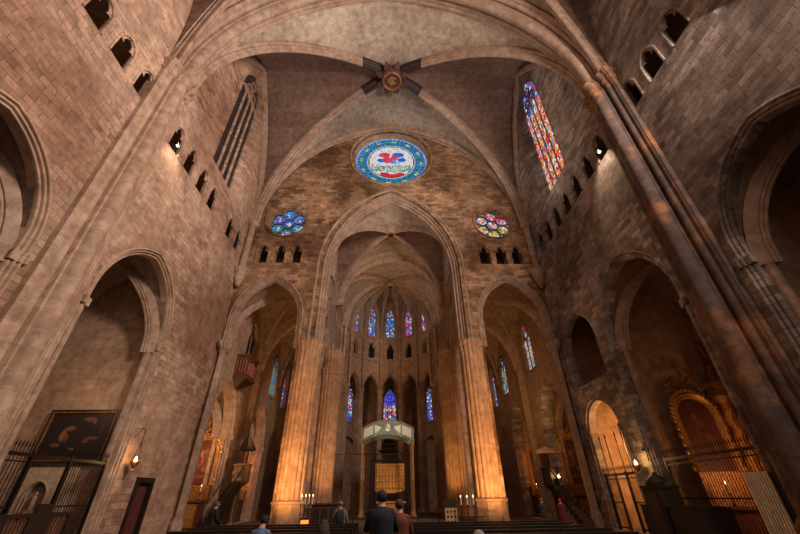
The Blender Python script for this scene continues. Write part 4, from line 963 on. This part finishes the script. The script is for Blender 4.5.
# altarpiece in its black frame
t = thing('altarpiece', (bx, 32.6, FZ), 'gold relief altarpiece in a black frame under the silver canopy', 'altarpiece')
M = MY(32.5); mb = MB(); out = [(-1.16+2.3*i/12+0, 1.95-.18*math.sin(PI*i/12)) for i in range(13)]
mb.plate(out+[(1.14, 3.78), (-1.16, 3.78)], [], M, 0, .12)
for j in range(4):
    for i in range(9):
        x = -1.02+2.02*i/8; z = 2.15+.42*j; mb.ball((x, 32.46, z), (.09, .06, .15), 6); mb.ball((x, 32.44, z+.17), (.045, .045, .05), 5)
for z in (2.35, 2.77, 3.19, 3.6): mb.box(-1.14, 1.12, 32.44, 32.5, z-.02, z+.02)
mb.build('relief_panel', M_gold, t)
mb = MB(); frame_rect(mb, M, -1.42, 1.20, .75, 3.9, .16, -.1, .1); mb.build('frame', M_iron, t)
for x in (-1.44, 1.22):
    mb = MB(); mb.box(x-.1, x+.1, 32.35, 32.75, FZ, .8); mb.build('foot', M_iron, t)
t = thing('altar_table', (.0, 31.0, FZ), 'orange lit stone altar table before the gold altarpiece', 'altar')
mb = MB(); mb.box(-.8, .95, 30.75, 31.5, FZ, 1.15); mb.build('base', M_pp, t); mb = MB(); mb.box(-1.0, 1.15, 30.6, 31.6, 1.15, 1.27); mb.build('slab', M_pp, t)
mb = MB(); mb.box(-.7, .85, 30.71, 30.75, FZ+.1, 1.1); mb.build('front_panel', M_gold, t)
t = thing('crown_lamp', (-.1, 34, 4.5), 'dark tiered hanging crown lamp behind the altar canopy', 'lamp')
for r, z in ((.85, 4.75), (.62, 5.15), (.40, 5.5), (.2, 5.85)):
    mb = MB(); rr = []
    mb.rings([[Vector((-.1+q*math.cos(2*PI*i/20), 34+q*math.sin(2*PI*i/20), z+h)) for i in range(20)] for q, h in ((r, 0), (r+.03, .05), (r, .1), (r-.04, .05))]+[[Vector((-.1+r*math.cos(2*PI*i/20), 34+r*math.sin(2*PI*i/20), z)) for i in range(20)]], caps=False); mb.build('ring', M_iron, t)
for k in range(6):
    a = PI/3*k; mb = MB(); mb.tube([(-.1+.85*math.cos(a), 34+.85*math.sin(a), 4.8), (-.1, 34, 6.1)], .015, 5); mb.build('stay', M_iron, t)
mb = MB(); mb.tube([(-.1, 34, 6.1), (-.1, 34, 22.62)], .012, 5); mb.build('chain', M_iron, t)
t = thing('tie_bar', (0, 30, 4.3), 'thin black iron bar stretched between the second chancel piers', 'bar')
mb = MB(); mb.tube([(-4.5, 30, 4.25), (4.5, 30, 4.25)], .035, 6); mb.build('rod', M_iron, t)
for x in (-4.5, 4.5):
    mb = MB(); mb.box(x-.06, x+.06, 29.92, 30.08, 4.1, 4.4); mb.build('end_plate', M_iron, t)
def rail(x0, x1, y, z, label):
    t = thing('altar_rail', ((x0+x1)/2, y, 0), label, 'rail')
    mb = MB(); mb.box(x0, x1, y-.03, y+.03, z-.05, z); mb.build('top_bar', M_iron, t)
    n = max(2, round((x1-x0)/1.1))
    for i in range(n+1):
        x = x0+(x1-x0)*i/n; mb = MB(); mb.tube([(x, y, 0), (x, y, z-.03)], .025, 6); mb.build('post', M_iron, t)
rail(-2.7, -1.0, 21.4, .7, 'low dark rail at the chancel step beside the wooden choir desk')
rail(.3, 5.6, 21.4, .7, 'low dark rail at the chancel step beside the pierced lectern')
t = thing('lectern', (2.92, 20.9, 0), 'pale pierced-panel lectern with a dark top at the chancel step', 'lectern')
holes = [circle(2.92+.17*i, .72+.2*j, .055, 10) for i in (-1, 0, 1) for j in (-1, 0, 1)]
mb = MB(); mb.plate([(2.63, .3), (3.21, .3), (3.21, 1.08), (2.63, 1.08)], holes, MY(20.7), 0, .05); mb.build('pierced_panel', plain('pale_oak', (.50, .34, .17), .5), t)
mb = MB(); mb.box(2.65, 3.19, 20.75, 21.1, 0, 1.08); mb.build('body', M_wood, t)
mb = MB(); mb.box(2.66, 3.18, 20.72, 21.1, 1.08, 1.42); mb.build('top', M_darkwood, t)
t = thing('choir_desk', (-3.1, 21.0, 0), 'dark brown wooden choir desk behind the row of candles', 'desk')
mb = MB(); mb.box(-3.7, -2.5, 20.1, 20.5, 0, 1.3); mb.build('body', M_wood, t)
mb = MB(); mb.box(-3.78, -2.42, 20.0, 20.55, 1.3, 1.36); mb.build('top', M_wood, t)
for i in range(3):
    mb = MB(); mb.box(-3.6+i*.38, -3.3+i*.38, 20.07, 20.1, .2, 1.15); mb.build('panel', M_darkwood, t)
# candlesticks
def candlestick(x, y, z0, h, label, group):
    t = thing('candlestick', (x, y, z0), label, 'candlestick', group)
    mb = MB(); mb.lathe([(.075, 0), (.075, .03), (.04, .08), (.018, .12), (.018, h*.55), (.035, h*.58), (.018, h*.62), (.02, h-.36), (.06, h-.33), (.06, h-.31), (.02, h-.3)], (x, y, z0), 10); mb.build('stem', M_iron, t)
    mb = MB(); mb.lathe([(.035, h-.31), (.035, h), (.01, h+.005)], (x, y, z0), 8); c = mb.build('candle', M_wax, t)
    mb = MB(); mb.lathe([(.004, h), (.016, h+.03), (.012, h+.06), (.002, h+.10)], (x, y, z0), 6); f = mb.build('flame', M_flame, c); f.matrix_parent_inverse = Matrix.Identity(4)
    return t
c0 = candlestick(-4.15, 19.9, 0, 1.62, 'lit candlestick at the glowing pale-side pier, outermost of its row', 'candlesticks by the choir desk')
for k, nm in enumerate(('second from the pier', 'third from the pier', 'fourth from the pier')): dup(c0, (-3.98+.17*k, 19.9, 0), 'lit candlestick in the row before the choir desk, '+nm)
c1 = candlestick(3.35, 20.2, 0, 1.5, 'lit candlestick standing next to the pierced lectern', 'candlesticks by the lectern')
for k, nm in enumerate(('middle one of the three past the lectern', 'the one closest to the glowing grey-side pier')): dup(c1, (3.65+.3*k, 20.2, 0), 'lit candlestick, '+nm)
for x, y, z, l in ((-12.15, 27.2, 1.5, 'lit candlestick on the altar of the first aisle chapel past the sconce'), (-12.3, 34.6, 1.5, 'lit candlestick on the red-lit altar beyond the stone pulpit'), (12.3, 34.6, 1.5, 'lit candlestick on the altar past the canopied pulpit'), (13.4, 16.3, 1.1, 'lit candlestick on the altar table of the tall gilded altarpiece')):
    candlestick(x, y, z, .75, l, 'altar candlesticks')
t = thing('lamp_box', (-2.95, 14.9, 0), 'small glowing orange box lamp on a post beyond the pews', 'lamp')
mb = MB(); mb.box(-3.06, -2.84, 14.8, 15.0, .62, .95); mb.build('glowing_panel', plain('orange_glow', (1, .3, .06), .5, emit=(1, .25, .04), es=1.6), t)
mb = MB(); mb.box(-3.09, -2.81, 14.78, 15.02, .95, 1.0); mb.box(-3.09, -2.81, 14.78, 15.02, .57, .62); mb.build('housing', M_iron, t)
mb = MB(); mb.tube([(-2.95, 14.9, 0), (-2.95, 14.9, .6)], .04, 6); mb.build('post', M_iron, t)
# ================================================================== FURNITURE OF THE NAVE
M_pew = plain('pew_wood', (.014, .009, .007), .4, scale=7)
def pew(x0, x1, y, label):
    t = thing('pew', ((x0+x1)/2, y, 0), label, 'pew', 'dark pews in two blocks')
    mb = MB(); mb.box(x0, x1, y-.42, y, .42, .46); mb.build('seat', M_pew, t)
    mb = MB(); mb.box(x0, x1, y-.52, y-.46, .45, .88); mb.build('backrest', M_pew, t)
    mb = MB(); mb.box(x0-.02, x1+.02, y-.55, y-.43, .88, .94); mb.build('top_rail', M_pew, t)
    for x in (x0, x1):
        mb = MB(); mb.plate([(y-.55, 0), (y+.02, 0), (y+.02, .5), (y-.2, .62), (y-.42, .9), (y-.55, .9)], [], lambda u, v, w, x=x: Vector((x+w, u, v)), -.03, .03); mb.build('end_panel', M_pew, t)
    mb = MB(); mb.box(x0, x1, y-.75, y-.6, .16, .2); mb.build('kneeler', M_pew, t)
    return t
rows = [(8.3, 'third'), (9.3, 'fourth'), (10.3, 'fifth'), (11.3, 'sixth'), (12.3, 'seventh'), (13.3, 'eighth and foremost')]
pL = pew(-5.4, -1.0, 8.3, 'dark wooden pew in the painting-side block, sixth counted back from the choir desk')
pR = pew(.55, 4.9, 8.3, 'dark wooden pew in the altarpiece-side block, sixth counted back from the lectern')
for k, nm in ((5, 'fifth'), (4, 'fourth'), (3, 'third'), (2, 'second'), (1, 'first')):
    y = 8.3+(6-k); dup(pL, (-3.2, y, 0), 'dark wooden pew in the painting-side block, %s counted back from the choir desk' % nm); dup(pR, (2.725, y, 0), 'dark wooden pew in the altarpiece-side block, %s counted back from the lectern' % nm)
pew(.55, 4.9, 6.55, 'dark wooden pew where the grey-haired visitor sits')
t = thing('slatted_screen', (-10.2, 12.8, 0), 'black wooden screen with two slatted panels standing before the grille', 'screen')
MS = lambda u, v, w: Vector((-10.2+w, u, v))
mb = MB(); mb.plate([(11.5, .1), (14.1, .1), (14.1, 1.3), (13.15, 1.3), (13.15, 1.52), (12.6, 1.52), (12.6, 1.3), (11.5, 1.3)], [[(11.75, .55), (12.45, .55), (12.45, 1.2), (11.75, 1.2)], [(13.2, .55), (13.9, .55), (13.9, 1.2), (13.2, 1.2)]], MS, -.06, .06); mb.build('frame', M_darkwood, t)
for y in (11.75, 13.2):
    mb = MB()
    for i in range(6): mb.box(-10.22, -10.18, y+.03+i*.12, y+.07+i*.12, .55, 1.2)
    mb.build('slat_panel', M_wood, t)
for y in (11.55, 14.05):
    mb = MB(); mb.box(-10.5, -9.9, y-.05, y+.05, 0, .12); mb.build('foot', M_darkwood, t)
t = thing('confessional', (10.75, 15.9, 0), 'dark wooden confessional with a domed booth between low wings by the grey wall', 'confessional')
M_blk = plain('near_black_wood', (.012, .009, .010), .6)
mb = MB(); mb.box(10.35, 11.2, 16.0, 17.0, 0, 1.75); mb.box(10.3, 11.25, 15.95, 17.05, 1.75, 1.83); mb.build('booth', M_blk, t)
mb = MB(); mb.lathe([(.42, 1.83), (.42, 1.95), (.3, 2.1), (.1, 2.2), (.03, 2.3)], (10.75, 16.5, 0), 12); mb.build('dome', M_blk, t)
for y0, y1 in ((14.2, 15.95), (17.05, 17.6)):
    mb = MB(); mb.box(10.45, 11.15, y0, y1, 0, 1.12); mb.box(10.4, 11.2, y0, y1, 1.12, 1.18); mb.build('wing', M_blk, t)
mb = MB(); mb.box(10.32, 10.36, 16.15, 16.85, .15, 1.6); mb.build('door', M_darkwood, t)
t = thing('slat_board', (11.3, 12.3, 0), 'cream slatted board leaning upright at the foot of the grey wall pier', 'board')
M_cream = plain('cream_slat', (.9, .78, .62), .6)
mb = MB(); mb.box(11.28, 11.31, 11.97, 12.87, .1, 2.1); mb.build('backing', M_darkwood, t)
mb = MB()
for i in range(9): mb.box(11.22, 11.28, 11.99+i*.1, 12.045+i*.1, .1, 2.1)
mb.build('slat_panel', M_cream, t)
for y in (12.05, 12.8):
    mb = MB(); mb.box(11.1, 11.45, y-.04, y+.04, 0, .1); mb.build('foot', M_darkwood, t)
# ================================================================== PEOPLE
M_skin = plain('skin', (.50, .27, .18), .55, var=.08)
_pm = {}
def cloth(col):
    k = tuple(round(c, 3) for c in col)
    if k not in _pm: _pm[k] = plain('cloth_%d' % len(_pm), col, .85, var=.15, scale=5)
    return _pm[k]
def person(loc, rz, h, label, coat, trousers, hair, pose='stand', arms='down', long_hair=False, tilt=0., coat_len=.62, hood=None, bag=None, shirt=None, hairz=1.0):
    t = thing('person', (0, 0, 0), label, 'person'); k = h/1.72
    dz = -.45 if pose == 'sit' else 0
    V, R, E = [], [], []
    def v(p, r, link=None):
        V.append(Vector(p)); R.append(r if isinstance(r, tuple) else (r, r)); i = len(V)-1
        if link is not None: E.append((link, i))
        return i
    pel = v((0, 0, .94+dz), (.155, .115)); sp = v((0, -.01, 1.14+dz), (.15, .105), pel); ch = v((0, -.015, 1.32+dz), (.17, .115), sp)
    nb = v((0, 0, 1.45+dz), .062, ch); hb = v((0, .015+tilt*.02, 1.53+dz), .058, nb)
    hm = v((0, .025+tilt*.06, 1.60+dz), (.078, .09), hb); ht = v((0, .015+tilt*.1, 1.665+dz), (.066, .076), hm)
    hands = []
    for s in (-1, 1):
        sh = v((s*.185, -.01, 1.41+dz), .062, ch)
        if arms == 'down': el, wr = (s*.25, -.03, 1.13), (s*.26, .05, .88)
        elif arms == 'front': el, wr = (s*.25, .06, 1.16), (s*.08, .27, 1.20)
        elif arms == 'up': el, wr = (s*.24, .16, 1.22), (s*.09, .30, 1.46)
        else: el, wr = (s*.24, .05, 1.14), (s*.10, .28, .98)
        el = Vector(el)+Vector((0, 0, dz)); wr = Vector(wr)+Vector((0, 0, dz))
        e = v(el, .047, sh); w_ = v(wr, .03, e); d = (wr-el).normalized(); pm = v(wr+d*.06, (.036, .02), w_); hands.append((wr, d, s))
        if pose == 'stand':
            hp = v((s*.095, 0, .86), .09, pel); kn = v((s*.105, .02, .49), .06, hp); an = v((s*.11, -.01, .10), .042, kn); v((s*.125, .13, .045), .04, an)
        else:
            hp = v((s*.10, .08, .50), .085, pel); kn = v((s*.13, .44, .50), .062, hp); an = v((s*.13, .40, .10), .042, kn); v((s*.14, .53, .045), .04, an)
    me = bpy.data.meshes.new('tmp'); me.from_pydata(V, E, []); o = bpy.data.objects.new('tmp', me); COL.objects.link(o)
    sk = o.modifiers.new('s', 'SKIN'); sk.use_smooth_shade = True
    for i, r in enumerate(R): me.skin_vertices[0].data[i].radius = r
    me.skin_vertices[0].data[0].use_root = True
    ss = o.modifiers.new('u', 'SUBSURF'); ss.levels = 2; ss.render_levels = 2
    dg = bpy.context.evaluated_depsgraph_get(); m2 = bpy.data.meshes.new_from_object(o.evaluated_get(dg))
    mb = MB(); mb.v = [vv.co.copy() for vv in m2.vertices]
    for p in m2.polygons:
        c = p.center; z = c.z-dz; mi = 1
        if z > 1.47: mi = 0
        elif pose == 'stand' and c.z < .09: mi = 3
        elif pose == 'stand' and c.z < .9 and abs(c.x) < .2: mi = 2
        elif pose == 'sit' and (c.z < .56): mi = 3 if c.z < .09 else 2
        for wr, d, s in hands:
            if (c-wr).dot(d) > -.005 and (c-wr).length < .14: mi = 0
        mb.face(p.vertices, None, mi)
    COL.objects.unlink(o); bpy.data.objects.remove(o); bpy.data.meshes.remove(m2)
    # five fingers per hand
    for wr, d, s in hands:
        side = d.cross(Vector((0, 1, 0)) if abs(d.y) < .8 else Vector((0, 0, 1))).normalized()*s; up = d.cross(side).normalized(); p0 = wr+d*.085
        for q, L in ((-.028, .062), (-.009, .075), (.010, .07), (.028, .055)): mb.tube([p0+side*q*.7-d*.02, p0+side*q+d*L*.45, p0+side*q+d*L*.8+up*.012, p0+side*q*1.02+d*L*.95+up*.026], [.0095, .009, .008, .006], 6)
        mb.tube([wr+d*.03+side*.02, wr+d*.06+side*.045, wr+d*.095+side*.05+up*.01], [.011, .010, .007], 6)
    # face: nose, ears, eyes, mouth
    hy = .025+tilt*.06; hz = 1.595+dz
    mb.ball((0, hy+.095, hz-.012), (.013, .022, .02), 6); mb.ball((0, hy+.085, hz-.05), (.022, .008, .006), 5, 4)
    for s in (-1, 1):
        mb.ball((s*.078, hy-.005, hz), (.012, .022, .032), 6); mb.ball((s*.03, hy+.083, hz+.012), (.011, .008, .007), 6, 5)
    M = Matrix.Translation(loc) @ Matrix.Rotation(rz, 4, 'Z') @ Matrix.Scale(k, 4)
    t.matrix_world = Matrix.Translation(loc); t['_w'] = tuple(loc)
    mb.build('body', [M_skin, cloth(shirt or coat), cloth(trousers), cloth((.02, .016, .015)), cloth((.35, .10, .09)), cloth((.02, .015, .012))], t, xf=M, angle=180)
    # coat with sleeves open at the cuffs and a clean hem
    z1 = 1.47+dz; z0 = (coat_len if pose == 'stand' else .92)+dz; prof_ = []
    for i in range(15):
        f = i/14; z = z0+(z1-z0)*f
        zz = z-dz
        rx = .215 if zz < 1.0 else .195+.02*abs(zz-1.15)/.2 if zz < 1.25 else .215
        ry = .165 if zz < 1.0 else .145 if zz < 1.25 else .15
        if zz > 1.34: q = (zz-1.34)/.13; rx = .215-.14*q**1.6; ry = .15-.075*q**1.4
        prof_.append((rx, ry, z))
    mb = MB(); rr = [[Vector((rx*math.cos(2*PI*i/20), ry*math.sin(2*PI*i/20)-.01, z)) for i in range(20)] for rx, ry, z in prof_]
    mb.rings(rr, caps=False); mb.build('coat', cloth(coat), t, xf=M, angle=180)
    mb = MB()
    for wr, d, s in hands:
        shp = Vector((s*.165, -.01, 1.385+dz)); elp = wr-d*.27 if arms != 'down' else Vector((s*.25, -.03, 1.13+dz))
        mb.tube([shp-Vector((s*.06, 0, -.015)), shp, shp.lerp(elp, .25), elp, wr-d*.01], [.05, .066, .07, .058, .042], 12)
    mb.build('sleeve_pair', cloth(coat), t, xf=M, angle=180)
    mb = MB()
    n = 12; c = Vector((0, hy-.012, hz+.018))
    for j in range(n+1):
        th = PI*j/n
        for i in range(16):
            ph = 2*PI*i/16; mb.v.append(c+Vector((.092*math.sin(th)*math.cos(ph), .108*math.sin(th)*math.sin(ph), .098*math.cos(th)*hairz)))
    for j in range(n):
        for i in range(16):
            ids = (j*16+i, j*16+(i+1) % 16, (j+1)*16+(i+1) % 16, (j+1)*16+i); cc = sum((mb.v[q] for q in ids), Vector())/4-c
            if (cc.y > .035 and cc.z < .05) or cc.z < -.075: continue
            mb.face(ids)
    if long_hair: mb.rings([[Vector((rx*math.cos(PI+PI*i/10), hy-.02+ry*math.sin(PI+PI*i/10), hz+z)) for i in range(11)]+[Vector((rx*.7*math.cos(PI*i/10), hy-.05+.02*math.sin(PI*i/10), hz+z)) for i in range(11)] for rx, ry, z in ((.095, .10, .04), (.12, .11, -.1), (.15, .12, -.22), (.16, .11, -.32))])
    mb.build('hood' if hood else 'hair', cloth(hood or hair), t, xf=M, angle=180)
    if bag:
        mb = MB(); mb.rings([[Vector((a*.15*q, -.15-b_*.16*q2, zz+dz)) for a, b_ in ((-1, 0), (1, 0), (1, .8), (.6, 1), (-.6, 1), (-1, .8))] for q, q2, zz in ((.8, .7, .98), (1, 1, 1.04), (1, 1, 1.32), (.7, .6, 1.42))]); mb.build('backpack', cloth(bag), t, xf=M, angle=60)
    return t
BLK = (.008, .008, .010); BR = (.05, .028, .018)
person((-.22, 7.2, 0), .05, 1.70, 'person in a long navy coat standing in the central aisle, back turned', (.006, .009, .02), BLK, BLK, arms='front', coat_len=.5)
person((.10, 8.1, 0), -.25, 1.56, 'person in a rust-brown jacket standing just beyond the navy coat', (.14, .035, .018), BLK, BR, arms='bent', coat_len=.75)
person((-1.68, 14.2, 0), .1, 1.50, 'person in grey with a dark backpack standing beyond the pews, looking up', (.13, .11, .10), BLK, (.25, .13, .09), tilt=-.6, bag=(.015, .015, .02), hairz=.8)
person((-1.40, 8.86, 0), .15, 1.66, 'person with long dark hair sitting on a pew near the central aisle', (.05, .04, .04), BLK, (.04, .022, .012), pose='sit', arms='bent', long_hair=True)
person((1.17, 6.20, 0), -.1, 1.62, 'grey-haired person sitting low in the nearest pew', (.10, .09, .09), BLK, (.24, .21, .20), pose='sit', arms='bent', long_hair=True)
person((-5.80, 14.3, 0), -.9, 1.54, 'person in black clothes standing near the end of the pews by the stone pulpit', BLK, BLK, (.10, .05, .035), arms='bent', coat_len=.7)
person((-2.92, 9.86, 0), -.3, 1.74, 'person in a blue shirt and dark cap bent forward on a pew', (.10, .16, .27), BLK, BLK, pose='sit', arms='bent', tilt=.8)
person((7.15, 20.0, 0), .4, 1.46, 'person in a dark jacket and pale trousers walking by the canopied pulpit', (.02, .02, .03), (.25, .20, .15), (.22, .12, .08), arms='bent', coat_len=.8)
person((7.75, 19.3, 0), -.6, 1.42, 'person in a bright red hood and dark red clothes beside the walker', (.10, .012, .018), (.10, .10, .11), BR, arms='bent', hood=(.55, .015, .03), coat_len=.6)
# ================================================================== CAMERA
def camera():
    f, p, yaw, roll, cx = 354.71, .5728, .0346, .0136, -.1064
    r0 = Vector((math.cos(yaw), -math.sin(yaw), 0)); h = Vector((math.sin(yaw), math.cos(yaw), 0)); z = Vector((0, 0, 1))
    fw = h*math.cos(p)+z*math.sin(p); up0 = -h*math.sin(p)+z*math.cos(p)
    r = r0*math.cos(roll)-up0*math.sin(roll); up = r0*math.sin(roll)+up0*math.cos(roll)
    c = bpy.data.cameras.new('camera'); c.sensor_width = 36; c.lens = 36*f/800; c.clip_start = .05; c.clip_end = 300
    o = bpy.data.objects.new('camera', c); COL.objects.link(o)
    m = Matrix((r, up, -fw)).transposed().to_4x4(); m.translation = Vector((cx, 0, 1.6)); o.matrix_world = m
    S.camera = o
camera()
S.view_settings.view_transform = 'Standard'; S.view_settings.look = 'None'; S.view_settings.gamma = 1; S.view_settings.use_curve_mapping = False
# ================================================================== LIGHT
S.view_settings.exposure = 0.0
w = bpy.data.worlds.new('world'); S.world = w; w.use_nodes = True
w.node_tree.nodes['Background'].inputs[0].default_value = (.5, .55, .7, 1); w.node_tree.nodes['Background'].inputs[1].default_value = .02
def lamp(kind, name, loc, energy, col, target=None, size=.3, spot=80, blend=.8, sy=None):
    l = bpy.data.lights.new(name, kind); l.energy = energy; l.color = col
    if kind == 'AREA':
        l.size = size
        if sy: l.shape = 'RECTANGLE'; l.size_y = sy
    else: l.shadow_soft_size = size
    if kind == 'SPOT': l.spot_size = math.radians(spot); l.spot_blend = blend
    o = bpy.data.objects.new(name, l); COL.objects.link(o); o.location = loc
    if target is not None: o.rotation_euler = (Vector(target)-Vector(loc)).to_track_quat('-Z', 'Y').to_euler()
    return o
WARM = (1, .72, .50); ORG = (1, .48, .16); NEU = (1, .86, .76); COOL = (.85, .85, 1)
lamp('AREA', 'west_fill', (6, -12.5, 17), 650, NEU, (-6, 20, 17), 9, sy=14)  # added frontal fill behind the camera; the west wall has no window
lamp('AREA', 'grey_side_fill', (10.9, 4, 19), 5600, (1, .78, .66), (-11.5, 7.5, 16), 3, sy=6)  # unseen fill added to brighten the pale wall; no window stands here
for sx in (-1, 1):
    lamp('SPOT', 'ledge_flood', (sx*11.15, 12.6, 17.6), 400 if sx < 0 else 460, WARM, (sx*11.5, 13.9, 8), .08, 95)
    lamp('SPOT', 'vault_flood', (sx*10.6, 17.4, 16.5), 2000, NEU, (-sx*2, 17, 33), .3, 120)
    lamp('SPOT', 'pier_uplight', (sx*5.6, 18.6, .3), 2700, ORG, (sx*5.45, 23.2, 4.4), .2, 78)
    lamp('SPOT', 'inner_pier_uplight', (sx*3.4, 25.6, .6), 800, ORG, (sx*4.8, 29.6, 5), .2, 60)
    lamp('POINT', 'aisle_lamp', (sx*9, 27, 6), 45, ORG, None, .3)
    lamp('POINT', 'aisle_chapel_lamp', (sx*12.9, 25.9, 4.2), 190 if sx < 0 else 22, ORG, None, .2)
    lamp('POINT', 'far_chapel_lamp', (sx*12.6, 33.4, 3.5), 130 if sx < 0 else 70, (1, .34, .10), None, .2)
    lamp('SPOT', 'chancel_flood', (sx*4.3, 26, 15.5), 130, WARM, (-sx*2, 29, 23), .3, 120)
    lamp('SPOT', 'apse_flood', (sx*3.5, 31, 15), 110, NEU, (-sx*1, 37, 21), .3, 120)
lamp('POINT', 'painting_chapel_lamp', (-13.4, 15.2, 5.4), 60, (1, .62, .34), None, .3)
lamp('POINT', 'altarpiece_lamp', (14.6, 15.0, 2.2), 110, (1, .46, .17), None, .3)
lamp('POINT', 'doorway_lamp', (13.2, 19.6, 3.4), 430, ORG, None, .15)
lamp('POINT', 'altar_lamp', (0, 28.6, 2.2), 45, ORG, None, .3)
lamp('SPOT', 'canopy_lamp', (-.2, 27.2, 3.2), 300, (.85, 1, .92), (-.2, 30, 5.8), .2, 50)
lamp('POINT', 'votive_glow', (-10.95, 17.6, 3.05), 22, (1, .55, .2), None, .06)
lamp('POINT', 'votive_glow', (10.95, 17.85, 2.75), 22, (1, .55, .2), None, .06)
lamp('POINT', 'votive_glow', (10.2, 24.7, 2.5), 20, (1, .55, .2), None, .06)
